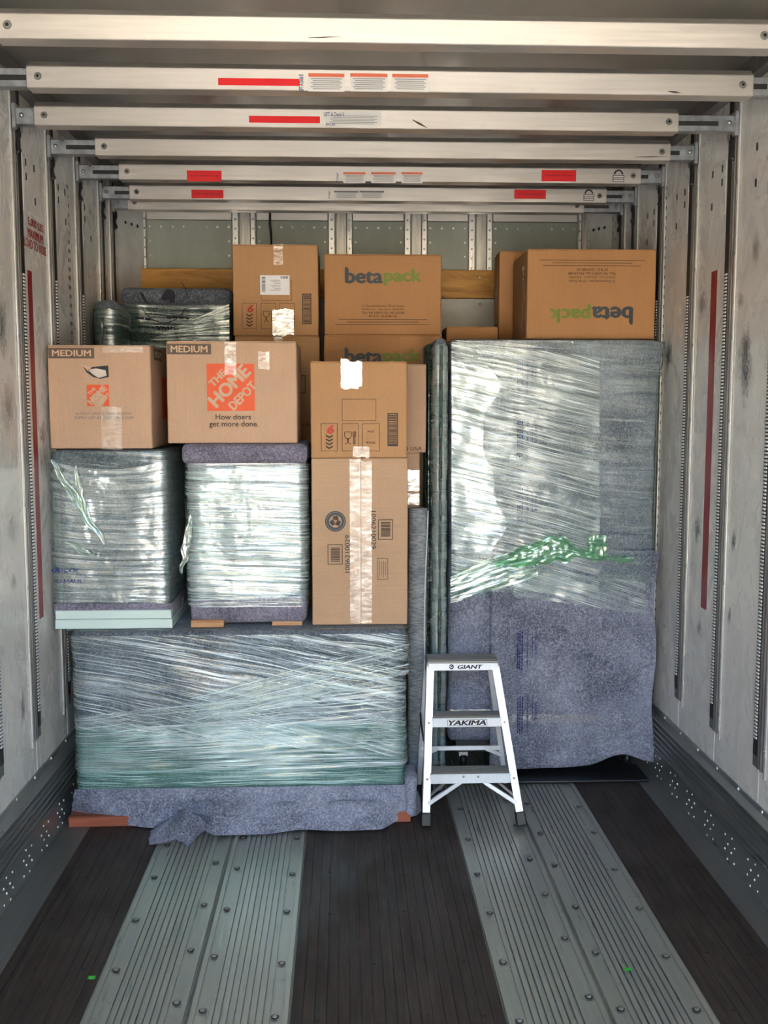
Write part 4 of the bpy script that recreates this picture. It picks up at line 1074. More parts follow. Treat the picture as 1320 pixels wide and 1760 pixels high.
hp_ = [(141, 627), (158, 631), (186, 628), (187, 648), (172, 651), (160, 648), (149, 640)]
hole = MB().poly([P2(x, y, YF - 0.002) for x, y in hp_], (0, -1, 0), 0.0004).build('handle_hole', M['slot'], boxl)
MB().poly([P2(x, y, YF - 0.003) for x, y in [(150, 635), (166, 633), (182, 636), (184, 646), (170, 650), (160, 644)]], (0, -1, 0), 0.003).build('metal_glimpse', M['chrome'], hole, bevel=0.001)
MB().poly([P2(x, y, YF - 0.003) for x, y in [(140, 626), (158, 631), (152, 638), (146, 632)]], (0, -1, -0.3), 0.003).build('torn_flap', M['tanprint'], hole)
tape_strip(boxl, P2(154, 0, YF).x, P2(191, 0, YF).x, P2(170, 773, YF).z, P2(170, 700, YF).z, YF - 0.003, 'tape', 2.0)
tape_strip(boxl, P2(160, 0, YF).x, P2(232, 0, YF).x, P2(170, 606, YF).z, P2(170, 595, YF).z, YF - 0.003, 'tape', 3.0, nz_=6)
zb2, zt2 = mz1, P2(400, 586, YH).z
boxr = store_box('tan moving box with a large orange square, over the middle nightstand', 287, 510.5, YH, 0.40, zb2, zt2, False, 2.0)
logo(boxr, 355, 625, 438, 706, YF - 0.001)
a, b = P2(287, 591, YF), P2(363, 609, YF)
lb_ = rect('size_label', M['labelbrown'], boxr, (a + b) / 2, b.x - a.x, a.z - b.z)
text('size_lettering', 'MEDIUM', 0.05, M['tanprint'], lb_, P2(325, 600, YF), lift=0.0016, bold=0.028, width=(b.x - a.x) * 0.84, height=0.026)
text('slogan_lettering', 'How doers', 0.03, M['brownink'], boxr, P2(401, 717, YF - 0.003), bold=0.006, width=0.137)
text('slogan_lettering', 'get more done.', 0.03, M['brownink'], boxr, P2(402, 729, YF - 0.003), bold=0.006, width=0.19)
tape_strip(boxr, P2(376, 0, YF).x, P2(397, 0, YF).x, P2(390, 645, YF).z, P2(390, 588, YF).z, YF - 0.003, 'tape', 4.0, over=(zt2, 0.1))
tape_strip(boxr, P2(436, 0, YF).x, P2(456, 0, YF).x, P2(390, 634, YF).z, P2(390, 604, YF).z, YF - 0.003, 'tape', 5.0)

# ---- 5 tall carton with number prints, glassware carton on it
YT = 4.0
a, b = P2(537, 1079, YT), P2(700.5, 1079, YT); ttop = P2(617, 787, YT).z
tall = carton('tall beige carton with a taped centre seam and printed numbers, standing on the dresser', a.x, b.x, YT, YT + 0.26, dz1, ttop, M['card_tall'], 3.0, None, 'front', 0.001)
YF = YT - 0.003
tape_strip(tall, P2(598, 0, YF).x, P2(618, 0, YF).x, dz1 + 0.008, P2(610, 790, YF).z, YF - 0.001, 'tape', 6.0, nz_=40)
tape_strip(tall, P2(619, 0, YF).x, P2(638, 0, YF).x, dz1 + 0.008, P2(610, 793, YF).z, YF - 0.001, 'tape', 7.0, nz_=40)
text('number_lettering', '1006210029', 0.05, M['black'], tall, P2(597, 952, YF), frame_rot(FRONT, 90), bold=0.006, width=0.150, height=0.019)
text('number_lettering', '1006210029', 0.05, M['black'], tall, P2(642, 911, YF), frame_rot(FRONT, -90), bold=0.006, width=0.150, height=0.019)
def barbox(px, py, w, h, vert):
    mb = MB(); c = P2(px, py, YF); add_frame(mb, c, w, h, 0.0028); fb = mb.build('barcode_border', M['brownink'], tall)
    mb = MB(); rnd = random.Random(px); k = -h * 0.36
    while k < h * 0.36:
        t_ = rnd.choice((0.001, 0.0018, 0.003)); add_rect(mb, c + V((0.001, 0, k)), w * 0.66, t_); k += t_ + rnd.choice((0.001, 0.002))
    stuff(mb.build('barcode_bars', M['brownink'], tall))
barbox(576, 953, 0.056, 0.078, 1); barbox(662.5, 910, 0.056, 0.078, 1)
mb = MB(); add_frame(mb, P2(657.5, 978, YF), 0.041, 0.084, 0.0018); mb.build('note_border', M['brownink'], tall)
mb = MB()
for k in range(4): add_rect(mb, P2(657.5, 978, YF) + V((-0.012 + 0.008 * k, 0, 0.002 * (k % 2))), 0.0016, 0.066 - 0.012 * (k % 2))
stuff(mb.build('note_lines', M['brownink'], tall))
c = P2(576.5, 896, YF); mb = MB()
add_ring(mb, c, 0.036, 0.041); add_ring(mb, c, 0.025, 0.0345)
mb.build('round_emblem', M['betadark'], tall)
mb = MB(); n = V((0, -1, 0))
for k in range(3):
    g_ = math.radians(90 + 120 * k); d = V((math.cos(g_), 0, math.sin(g_))); q = V((-d.z, 0, d.x))
    mb.poly([c + n * 0.001 + d * 0.004 - q * 0.012, c + n * 0.001 + d * 0.022 - q * 0.010, c + n * 0.001 + d * 0.020 + q * 0.010, c + n * 0.001 + d * 0.006 + q * 0.008][::-1], n, 0.0003)
mb.build('emblem_arrows', M['brownink'], tall)
a, b = P2(534.5, 787, YT), P2(699.5, 787, YT); stop_ = P2(617, 621, YT).z
six = carton('kraft glassware carton with a bare white tape patch, standing on the tall beige carton', a.x, b.x, YT, YT + 0.30, ttop, stop_, M['card_six'], 4.0, 'kraft glassware cartons', 'top', 0.002)
YF = YT - 0.003
six_marks(six, YF, lambda x, y: P2(x, y, YF))
tape_strip(six, P2(583, 0, YF).x, P2(621, 0, YF).x, P2(600, 667, YF).z, stop_, YF - 0.001, 'tape_white', 8.0, 0.02, over=(stop_, 0.12))
tape_strip(six, P2(604, 0, YF).x, P2(634, 0, YF).x, ttop + 0.003, P2(600, 768, YF).z, YF - 0.001, 'tape', 9.0, 0.012)

# ---- 6 cartons in the gap behind
YU = 4.33
a, b = P2(640, 778, YU), P2(733, 626, YU)
usa = carton('plain tan carton lettered at its lower corner, half hidden behind the glassware carton', a.x, b.x, YU, YU + 0.2, a.z, b.z, M['card_hd'], 5.0)
text('lettering', 'MADE IN USA', 0.03, M['brownink'], usa, V((P2(729, 0, YU).x - 0.085, YU - 0.001, P2(700, 771, YU).z)), bold=0.01, width=0.165, height=0.015)
a2, b2 = P2(655, 900, YU), P2(722, 778, YU)
nar = carton('narrow taped carton showing below the lettered tan carton', a2.x, b2.x, YU + 0.01, YU + 0.19, dz1 + 0.002, a.z, M['card_hd'], 6.0)
tape_strip(nar, P2(700, 0, YU).x, b2.x - 0.002, P2(710, 845, YU).z, P2(710, 808, YU).z, YU + 0.006, 'foil', 3.0)
tape_strip(nar, P2(700, 0, YU).x, b2.x - 0.002, P2(710, 868, YU).z, P2(710, 849, YU).z, YU + 0.006, 'foil', 4.0)

# ---- 7 back row: glassware carton on another, two printed cartons
Y6 = 4.66
z6a, z6b = P2(470, 577, Y6).z, P2(470, 420, Y6).z
a, b = P2(400, 500, Y6), P2(547, 500, Y6)
six2 = carton('kraft glassware carton with a white shipping label, topmost in the back row', a.x, b.x, Y6, Y6 + 0.38, z6a, z6b, M['card_six'], 7.0, 'kraft glassware cartons', 'top', 0.002)
YF = Y6 - 0.003
k6 = 150 / 166.0
six_marks(six2, YF, lambda x, y: P2(399 + (x - 533) * k6 + 0, 576 - (787 - y) * 0.93, YF))
a_, b_ = P2(447, 473, YF), P2(498, 507, YF)
lab = rect('shipping_label', M['paper'], six2, (a_ + b_) / 2, b_.x - a_.x, a_.z - b_.z, lift=0.001)
mb = MB()
for k in range(12): add_rect(mb, P2(453, 477 + 2.2 * k, YF), 0.016, 0.002 + 0.002 * (k % 3 == 0), lift=0.0018)
for k in range(7): add_rect(mb, P2(483 + 1.9 * k, 477, YF), 0.002 + 0.001 * (k % 2), 0.010, lift=0.0018)
stuff(mb.build('label_barcode', M['black'], lab))
mb = MB()
for k in range(7): add_rect(mb, P2(473 + (k % 3) * 2, 482 + 2.8 * k, YF), 0.045 - 0.008 * (k % 3), 0.0018, lift=0.0018)
stuff(mb.build('label_lines', M['grayink'], lab))
tape_strip(six2, P2(465, 0, YF).x, P2(482, 0, YF).x, P2(470, 455, YF).z, z6b, YF - 0.001, 'tape', 1.0, 0.01, over=(z6b, 0.1))
tape_strip(six2, P2(462, 0, YF).x, P2(500, 0, YF).x, z6a + 0.003, P2(470, 532, YF).z, YF - 0.001, 'tape_white', 2.0, 0.015)
und = carton('kraft carton under the labelled glassware carton, mostly behind the large-logo moving box', a.x + 0.004, b.x + 0.004, Y6 + 0.005, Y6 + 0.385, z6a - 0.40, z6a, M['card_six'], 8.0)
mb = MB(); add_frame(mb, P2(521, 660, Y6), 0.02, 0.075, 0.004); mb.build('barcode_border', M['black'], und)
tape_strip(und, P2(464, 0, Y6).x, P2(480, 0, Y6).x, z6a - 0.03, z6a - 0.002, Y6 + 0.001, 'tape', 3.0, nz_=5)
base_c = carton('tall plain wardrobe carton standing on the floor at the back, under the kraft cartons', a.x - 0.02, b.x + 0.01, Y6 + 0.01, Y6 + 0.46, 0.003, z6a - 0.40, M['card_six'], 9.0)
YBt = 4.62
a, b = P2(557.5, 500, YBt), P2(758.5, 500, YBt)
zb1, zb0, zbt = P2(650, 575, YBt).z, P2(650, 575, YBt).z - 0.352, P2(650, 436.5, YBt).z
def printed_box(label, x0, x1, y0, D, z0, z1, seed, rot=0):
    t = carton(label, x0, x1, y0, y0 + D, z0, z1, M['card_beta'], seed, 'brown cartons with a two-colour logo', 'top', 0.003)
    if rot == 0: f = lambda u, v: V((x0 + (x1 - x0) * u, y0 - 0.003, z1 - (z1 - z0) * v))
    else: f = lambda u, v: V((x1 - (x1 - x0) * u, y0 - 0.003, z0 + (z1 - z0) * v))
    beta_marks(t, f, rot); return t
printed_box('brown logo carton in the middle of the top row, upright print', a.x, b.x, YBt, 0.37, zb1, zbt, 1.5)
printed_box('brown logo carton directly under another one, its logo half covered', a.x - 0.003, b.x - 0.001, YBt + 0.004, 0.37, zb0, zb1, 2.5)
carton('tall plain wardrobe carton standing on the floor at the back, under the two logo cartons', a.x, b.x - 0.075, YBt + 0.01, YBt + 0.44, 0.003, zb0, M['card_six'], 9.5)

# ---- 8 back left: wrapped cabinet and slim bundle
YC = 4.93
a, b = P2(207, 494, YC), P2(398, 600, YC); ct = a.z; xl_ = a.x
cab = thing('wrapped_cabinet', 'tall cabinet in blanket and film at the back left, dark print on its top', 'cabinet', ((a.x + b.x) / 2, YC + 0.2, 0.0))
soft_box('blanket', M['felt_g'], cab, a.x + 0.01, b.x, YC, YC + 0.45, 0.002, ct - 0.01, 0.03, 0.06, cloth_disp(3.7, 0.005, 0.003))
zc_ = P2(300, 524, YC).z
soft_box('blanket_fold', M['felt_g'], cab, a.x, b.x + 0.004, YC - 0.02, YC + 0.44, zc_, ct, 0.03, 0.04, cloth_disp(4.7, 0.006, 0.003))
cd = lambda p, n: n * (0.010 + 0.004 * nz(p, 6, 1.0)) + cloth_disp(3.7, 0.005, 0.003)(p, n) * 0.9
sleeve('film', M['film_dark'], cab, a.x + 0.01, b.x, YC, YC + 0.45, 0.6, zc_ - 0.002, 0.03, 0.03, 30, cd)
def shiny(u, v):
    p = P2(300 + 95 * u - 40 * (1 - v) * (1 - u), 585 - 62 * v * (0.35 + 0.65 * u), YC); return V((p.x, YC - 0.020 + 0.005 * nz((p.x, 0, p.z), 18), p.z))
MB().grid(20, 14, shiny, lambda u, v: (u * .26, v * .2)).build('film_patch', M['film_shiny'], cab, True)
gl = P2(281, 515, YC - 0.028)
mb = MB(); add_ring(mb, gl, 0.105, 0.108, a0=-160, a1=-20)
add_ring(mb, gl + V((0, 0, 0.01)), 0.108, 0.111, a0=0, a1=40)
mb.build('blanket_print', M['navy'], cab)
mb = MB(); n = V((0, -1, 0))
mb.poly([P2(x, y, YC - 0.027) for x, y in [(279, 508), (284, 500), (290, 497), (299, 500), (302, 508), (300, 519), (294, 521), (289, 515), (283, 517), (276, 514)]][::-1], n, 0.0015)
mb.build('continent_print', M['navy'], cab); mb = MB()
mb.poly([P2(x, y, YC - 0.027) for x, y in [(240, 500), (247, 506), (252, 518), (256, 522), (251, 521), (244, 512)]][::-1], n, 0.0015)
mb.build('continent_print', M['navy'], cab)
text('blanket_print', 'U-HAUL', 0.03, M['navy'], cab, P2(287, 564, YC - 0.016), frame_rot(FRONT, 180), bold=0.02, width=0.105, height=0.02)
mb = MB()
for px, py, w in ((236, 546, 0.016), (243, 547, 0.02), (254, 548, 0.024), (290, 546, 0.02), (300, 545, 0.026), (312, 546, 0.02), (322, 547, 0.016)): add_rect(mb, P2(px, py, YC - 0.016), w, 0.009)
stuff(mb.build('print_smears', M['navy'], cab))
YS = 4.56
a, b = P2(157, 514, YS), P2(207, 600, YS)
bun = thing('wrapped_bundle', 'slim rounded bundle in film in the far left corner beside the wrapped cabinet', 'bundle', ((a.x + b.x) / 2, YS + 0.15, 0.0))
soft_box('blanket', M['felt_g'], bun, max(a.x, XL + 0.055), b.x - 0.004, YS, YS + 0.26, 0.002, a.z, 0.05, 0.05, cloth_disp(7.7, 0.005, 0.003, flat_top=False))
sleeve('film', M['film_dark'], bun, max(a.x, XL + 0.055), b.x - 0.004, YS, YS + 0.26, 0.5, a.z - 0.04, 0.045, 0.02, 30, lambda p, n: n * 0.006)
MB().tube([P2(176, 546, YS - 0.012), P2(175, 560, YS - 0.012), P2(176, 575, YS - 0.012), P2(173, 592, YS - 0.012)], [0.004, 0.006, 0.004, 0.006], 6).build('film_crease', M['tape_white'], bun, True)

# ---- 9 tall wrapped wardrobe, right
YW = 4.44
a, b = P2(771, 582, YW), P2(1112, 1290, YW)
w0, w1, wt = a.x + 0.008, b.x, a.z; WYB = 5.12
ward = thing('wrapped_wardrobe', 'tall wide wardrobe in blue-grey blanket and film against the right wall', 'wardrobe', ((w0 + w1) / 2, (YW + WYB) / 2, 0.0))
def wd(p, n):
    d = cloth_disp(8.3, 0.007, 0.003)(p, n); k = min(1, max(0, (p.z - 1.78) / 0.12)); s = min(1, max(0, p.z / 1.9))
    if n.x > 0.5: d += V((0.010 * s + 0.020 * k, 0, 0))
    if n.y < -0.5: d += V((0, -0.012 * k + 0.004 * math.sin(p.z * 11 + 2 * p.x), 0))
    return d
soft_box('blanket', M['felt'], ward, w0, w1, YW, WYB, 0.15, wt, 0.03, 0.035, wd)
MB().box(w0 + 0.04, w1 - 0.03, YW + 0.05, WYB - 0.04, 0.085, 0.16).build('base_frame', M['rubber'], ward, bevel=0.004)
for cx_ in (w0 + 0.08, w1 - 0.07):
    for cy_ in (YW + 0.09, WYB - 0.09):
        cs = MB().tube([(cx_ - 0.013, cy_, 0.038), (cx_ + 0.013, cy_, 0.038)], 0.034, 16).build('caster', M['rubber'], ward, True)
        MB().box(cx_ - 0.02, cx_ + 0.02, cy_ - 0.02, cy_ + 0.02, 0.06, 0.088).build('caster_plate', M['galv'], cs)
# outer sheet hanging lower in front
hx0 = P2(842, 1100, YW).x
def hang(u, v):
    x = hx0 + (w1 + 0.012 - hx0) * u
    hz = P2(845, 1317, YW).z * (1 - u) + P2(1110, 1305, YW).z * u + 0.05 * math.exp(-((u - 0.80) / 0.13) ** 2) - 0.005
    z = hz + (1.02 - hz) * v
    wv = 0.012 * nz((x * 2.2, 0, z * 1.2), 2.6, 4.0) + 0.004 * nz((x, 0, z), 15, 1.0)
    fold = 0.010 * math.exp(-((z - 0.56) / 0.008) ** 2) * (0.5 + 0.5 * u)
    return V((x + 0.008 * math.sin(z * 14) * u, YW - 0.024 - abs(wv) - 0.014 * (1 - v) + fold * 0.3, z))
hs = MB().grid(46, 60, hang)
bb = len(hs.v); hs.grid(46, 60, lambda u, v: hang(u, v) + V((0, 0.007, 0)))
for i in range(46): hs.f.append((i, bb + i, bb + i + 1, i + 1))
for j in range(60): q = j * 47; hs.f.append((q, q + 47, bb + q + 47, bb + q))
hsh = hs.build('hanging_blanket', M['felt'], ward, True)
wo = lambda e, sd, am=0.005: (lambda p, n: n * (e + am * nz(p, 5, sd)) + wd(p, n) * 0.9)
sleeve('film', M['film_dull'], ward, w0, w1, YW - 0.022, WYB, 0.84, wt - 0.01, 0.03, 0.03, 40, wo(0.006, 2.1))
def front_sheet(name, mat, pl, pr, pt, pb, lift, seed, ang_shift=0.0, nu=30, nv=36, amp=0.006, wob=0.0):
    def f(u, v):
        px = pl + (pr - pl) * u + wob * u * nz((v * 4.3, 0.3, 0), 1.0, seed); py = pb + (pt - pb) * v + ang_shift * u
        p = PY(px, py, YW); return V((p.x, YW - lift + amp * nz((p.x, 0, p.z), 6, seed) + 0.5 * amp * nz((p.x, 0, p.z), 17, seed), p.z))
    a, b = P2(pl, pb, YW), P2(pr, pt, YW)
    return MB().grid(nu, nv, f, lambda u, v: (u * (b.x - a.x), v * (b.z - a.z))).build(name, M[mat], ward, True)
front_sheet('film_turns', 'film_diag', 774, 1026, 588, 1000, 0.044, 1.0, 26)
front_sheet('film_column', 'film_mirror', 774, 850, 620, 940, 0.052, 2.0, 10, amp=0.010, wob=60)
front_sheet('film_tail', 'film_diag', 880, 1104, 968, 1022, 0.048, 3.0, 30)
MB().grid(20, 10, lambda u, v: V((w0 + 0.01 + (w1 - w0 - 0.01) * u, YW - 0.02 + (WYB - YW) * v, wt + 0.001 + 0.0005 * nz((u * 9, v * 9, 0), 1))), lambda u, v: (u, v)).build('film_top', M['film_dull'], ward, True)
# fan of film gathered into a green rope
def fan(u, v):
    px = 772 + 148 * u; lo = 1034 - 46 * u; hi = 985 - 45 * math.sin(u * 1.5); py = lo + (hi - lo) * v
    p = P2(px, py, YW); return V((p.x, YW - 0.052 - 0.012 * abs(nz((u * 3, v * 14, 0), 1, 2)), p.z))
MB().grid(30, 24, fan, lambda u, v: (u * .4, v * .22)).build('film_fan', M['film_wisp'], ward, True)
def rope(u, v):
    px = 850 + 232 * u; cy_ = 972 - 26 * math.exp(-((u - 0.42) / 0.30) ** 2) - 12 * u + 7 * nz((u * 5, 0, 0), 1, 4); hw = (17 * math.exp(-((u - 0.38) / 0.24) ** 2) + 4) * (1 + 0.7 * nz((u * 12, 0, 0), 1, 8))
    p = P2(px, cy_ + (v - 0.5) * 2 * hw + 3 * nz((u * 9, v, 0), 1, 3), YW)
    return V((p.x, YW - 0.056 - 0.014 * math.sin(v * math.pi) - 0.022 * abs(nz((u * 16, v * 6, 0), 1.4, 7)), p.z))
MB().grid(60, 16, rope, lambda u, v: (u * .55, v * .12)).build('film_rope', M['film_rope'], ward, True)
MB().grid(20, 10, lambda u, v: (lambda p: V((p.x, YW - 0.056 - 0.01 * abs(nz((u * 7, v * 6, 0), 1, 9)), p.z)))(P2(1005 + 32 * u, 955 - 38 * v, YW)), lambda u, v: (u * .08, v * .1)).build('film_tuft', M['film_rope'], ward, True)
front_sheet('clear_band', 'tape', 872, 1030, 1222, 1236, 0.046, 5.0, 0, 20, 4, 0.003)
front_sheet('clear_band', 'tape_white', 772, 842, 1216, 1228, 0.026, 6.0, 0, 12, 4, 0.006)
# printed columns on the blanket
DOWN = frame_rot(FRONT, -90)
for k, py in enumerate((640, 745, 862, 968, 1108, 1221, 1318)):
    Yp = YW - 0.060 if py > 1020 else YW - 0.036
    if py < 1300:
        text('blanket_print', 'U-HAUL', 0.03, M['blueink'], hsh if py > 1020 else ward, P2(921, py + 2, Yp), DOWN, bold=0.004, width=0.083, height=0.013)
        text('blanket_print', '⊕ Indoor-denim-decor', 0.03, M['blueink'], hsh if py > 1020 else ward, P2(907, py + 8, Yp), DOWN, bold=0.02, shear=0.15, width=0.175, height=0.015)
        mb = MB(); c = P2(915, py + 2, Yp); add_rect(mb, c, 0.0025, 0.082)
        rnd = random.Random(py)
        for q, (dx, L) in enumerate(((-21.5, 0.17), (-17.5, 0.165), (-25, 0.15))):
            zz = L / 2
            while zz > -L / 2:
                l_ = rnd.uniform(0.004, 0.016); add_rect(mb, P2(915 + dx, py + 8, Yp) + V((0, 0, zz - l_ / 2)), 0.0055, l_); zz -= l_ + rnd.uniform(0.002, 0.005)
        stuff(mb.build('print_lines', M['blueink'], hsh if py > 1020 else ward))
# ---- rubber mat under it
p0, p1 = PZ(800, 1349, 0), PZ(1118, 1347, 0)
mt = soft_box('rubber_mat', M['mat'], None, p0.x - 0.05, min(p1.x, XR - 0.03), p0.y, p0.y + 0.20, 0.0015, 0.0125, 0.004, 0.06, lambda p, n: V((0, 0.004 * nz(p, 9, 1), 0)))
tag(mt, 'flat black rubber mat on the floor in front of the wardrobe', 'mat')

# ---- 10 cartons on top of the wardrobe
Yb = 4.50
a, b = P2(906, 500, Yb), P2(1127, 500, Yb); zt_ = P2(1010, 428, Yb).z
pb = printed_box('brown logo carton lying upside down on the wardrobe at right', a.x, b.x, Yb, 0.38, wt + 0.003, zt_, 3.5, 180)
for (z0, z1, y0) in ((0.10, 0.17, 0.05), (0.02, 0.09, 0.03), (0.20, 0.33, 0.05)):
    MB().grid(6, 6, lambda u, v: V((a.x - 0.0045 - 0.001 * nz((u * 5, v * 5, 0), 1), Yb + y0 + 0.05 * u, wt + z0 + (z1 - z0) * v))).build('tape', M['tape_white'], pb, True)
Yq = 4.95
a, b = P2(858, 500, Yq), P2(1010, 500, Yq); zt_ = P2(880, 431, Yq).z
ob = carton('brown carton standing behind the upside-down one, only its left end in view', a.x, b.x, Yq, Yq + 0.16, wt + 0.003, zt_, M['card_beta'], 4.5)
for (z0, z1) in ((0.05, 0.13), (0.20, 0.30)):
    MB().grid(6, 6, lambda u, v: V((a.x - 0.004, Yq + 0.05 + 0.05 * u, wt + z0 + (z1 - z0) * v))).build('tape', M['tape_white'], ob, True)
Yf = 4.72
a, b = P2(764, 570, Yf), P2(856, 570, Yf)
fb = carton('small flat carton lying on the wardrobe beside the wrapped board', max(a.x, w0 + 0.01), b.x, Yf, Yf + 0.22, wt + 0.003, P2(800, 561, Yf).z, M['card_beta'], 5.5, amt=0.001)

# ---- 11 wrapped board on edge
YQ = 4.22
a, b = P2(748, 582, YQ), P2(770, 1335, YQ)
brd = thing('wrapped_board', 'narrow wrapped board standing on edge left of the wardrobe', 'board', ((a.x + b.x) / 2, YQ + 0.3, 0.0))
bd_ = cloth_disp(9.9, 0.006, 0.003, 4)
soft_box('blanket', M['felt_g'], brd, a.x, b.x - 0.016, YQ, YQ + 0.38, 0.003, a.z + 0.004, 0.020, 0.035, bd_)
sleeve('film', M['film_dull'], brd, a.x, b.x - 0.016, YQ, YQ + 0.38, 0.02, a.z - 0.02, 0.026, 0.02, 60, lambda p, n: n * (0.004 + 0.003 * nz(p, 10, 2)) + bd_(p, n) * 0.9)
sleeve('film_second_turn', M['film_tube'], brd, a.x, b.x - 0.016, YQ, YQ + 0.37, 0.04, a.z - 0.03, 0.026, 0.02, 60, lambda p, n: n * (0.007 + 0.003 * nz(p, 12, 5)) + bd_(p, n) * 0.9)
YQ2 = YQ + 0.10
soft_box('inner_pad', M['felt_g'], brd, P2(733, 700, YQ2).x + 0.012, a.x - 0.006, YQ2, YQ2 + 0.26, 0.003, P2(735, 590, YQ2).z, 0.014, 0.05, cloth_disp(3.9, 0.006, 0.002, 3))
sleeve('pad_film', M['film_dark'], brd, P2(733, 700, YQ2).x + 0.012, a.x - 0.006, YQ2, YQ2 + 0.26, 0.02, P2(735, 592, YQ2).z, 0.014, 0.02, 40, lambda p, n: n * 0.004 + cloth_disp(3.9, 0.006, 0.002, 3)(p, n) * 0.9)

# ---- 12 rolled rug
YR = 4.235
c0 = PY(720, 875, YR); zt_ = c0.z; cb_ = PY(717, 1330, YR)
rx = 0.041
rug = thing('rolled_rug', 'rolled grey rug standing upright between the dresser and the wrapped board', 'rug', (cb_.x, YR + 0.04, 0.0))
def roll(u, v):
    z = 0.002 + (zt_ - 0.002) * v; g_ = u * 2 * math.pi; r = rx * (1 + 0.05 * nz((math.cos(g_), math.sin(g_), z), 1.6, 3)); x = cb_.x + (c0.x - cb_.x) * v
    return V((x + r * math.cos(g_), YR + 0.045 + r * math.sin(g_), z))
MB().grid(26, 40, roll).build('roll', M['rug'], rug, True)
sp = MB(); n = 90
for i in range(n + 1):
    g_ = i / n * 2 * math.pi * 3.6; r = 0.006 + (rx - 0.006) * i / n
    for rr, zz in ((r, zt_ + 0.001), (r, zt_ - 0.02), (r - 0.005, zt_ - 0.02), (r - 0.005, zt_ + 0.001)): sp.v.append(V((c0.x + rr * math.cos(g_), YR + 0.045 + rr * math.sin(g_), zz)))
for i in range(n):
    for k in range(4): sp.f.append((i * 4 + k, i * 4 + (k + 1) % 4, i * 4 + 4 + (k + 1) % 4, i * 4 + 4 + k))
sp.build('roll_end', M['rug'], rug)
MB().disc((c0.x, YR + 0.045, zt_ - 0.018), (0, 0, 1), rx - 0.004, 0.001, 20).build('roll_core', M['rugback'], rug)
fx = c0.x + rx - 0.006
def loose(u, v):
    z = 0.003 + (zt_ - 0.012) * v; x = cb_.x + (c0.x - cb_.x) * v + rx - 0.006 + 0.012 * math.sin(v * 6 + 1) * 0.6
    return V((x + 0.010 * u, YR + 0.018 + 0.055 * u, z))
MB().grid(4, 40, loose).build('loose_edge', M['rugback'], rug, True)
MB().tube([loose(0, k / 24) + V((0, -0.003, 0)) for k in range(25)], 0.0035, 6).build('binding', M['binding'], rug, True)

# ---- 13 stepladder
def L3(p, q, k): return p + (q - p) * k
ftl, ftr = PZ(732, 1421, 0), PZ(897, 1419, 0); ftl.z = ftr.z = 0.0
lad = thing('stepladder', 'small aluminium stepladder with printed stickers standing in front of the wrapped board', 'stepladder', ((ftl.x + ftr.x) / 2, ftl.y + 0.18, 0.0))
YTOP = 4.0
tl = PY(740, 1146, YTOP); tr = PY(851, 1146, YTOP); tz = (tl.z + tr.z) / 2; tl.z = tr.z = tz
rtl = V((tl.x - 0.008, YTOP + 0.10, tz)); rtr = V((tr.x - 0.012, YTOP + 0.10, tz))
rfl = PZ(714, 1341, 0.0); rfr = PZ(861, 1338, 0.0)
yr = (rfl.y + rfr.y) / 2; rfl = V((PY(714, 1341, yr).x, min(yr, 4.20), 0)); rfr = V((PY(861, 1338, yr).x, min(yr, 4.20), 0))
def rail_(a, b, name, mat, w=0.030, d=0.034, foot=True):
    a = V(a); b = V(b); t_ = (b - a).normalized()
    s = MB(); base = a + t_ * 0.045
    sx = V((1, 0, 0)); f_ = V((0, 1, 0))
    # C-channel: web plus two flanges
    s.bar(base, b, w, 0.004, V((0, 1, 0)))
    o = s.build(name, mat, lad, bevel=0.0008)
    sd = -1 if a.x < lad.location.x else 1
    fl_ = MB().bar(base + V((sd * (w / 2 - 0.002), d / 2, 0)), b + V((sd * (w / 2 - 0.002), d / 2, 0)), 0.004, d, V((0, 1, 0)))
    fl_.build('rail_flange', mat, o)
    if foot:
        MB().bar(V((a.x, a.y + 0.012, 0.0)), V((base.x, base.y + 0.012, base.z + 0.008)), w + 0.008, 0.038, V((0, 1, 0))).build('rubber_foot', M['rubber'], o, bevel=0.003)
    return o
rail_(ftl, tl + V((0, 0, 0.01)), 'front_rail', M['ladder']); rail_(ftr, tr + V((0, 0, 0.01)), 'front_rail', M['ladder'])
rail_(rfl, rtl, 'rear_rail', M['ladder'], 0.020, 0.022); rail_(rfr, rtr, 'rear_rail', M['ladder'], 0.020, 0.022)
def lk(side, z): return L3(ftl, tl, z / tz) if side < 0 else L3(ftr, tr, z / tz)
def step(py0, py1, dep):
    """front apron between two picture heights, tread behind it"""
    z0 = PY(815, py1, 3.90).z; z1 = PY(815, py0, 3.90).z
    for _ in range(3):
        y = lk(-1, (z0 + z1) / 2).y; z0 = PY(815, py1, y).z; z1 = PY(815, py0, y).z
    a, b = lk(-1, (z0 + z1) / 2), lk(1, (z0 + z1) / 2); y = a.y
    st = MB().box(a.x + 0.010, b.x - 0.010, y - 0.003, y + 0.002, z0, z1).build('step_apron', M['ladder'], lad, bevel=0.001)
    tr_ = MB().box(a.x + 0.012, b.x - 0.012, y, y + dep, z1 - 0.004, z1 + 0.003)
    for k in range(6): tr_.box(a.x + 0.012, b.x - 0.012, y + 0.006 + k * dep / 6.5, y + 0.011 + k * dep / 6.5, z1 + 0.003, z1 + 0.006)
    # ribbed tread sits a little raised towards the back so its face shows from the front
    tr_.box(a.x + 0.012, b.x - 0.012, y + dep - 0.004, y + dep, z1 - 0.03, z1 - 0.004)
    tr_.build('step_tread', M['tread'], lad, bevel=0.0006)
    rv = MB()
    for p in (a, b): rv.disc((p.x, p.y - 0.003, (z0 + z1) / 2), (0, -1, 0), 0.005, 0.002, 8)
    stuff(rv.build('rivets', M['bolt'], lad))
    return st, a, b, z0, z1, y
s1 = step(1330, 1346, 0.085); s2 = step(1234, 1249, 0.085)
mb = MB()
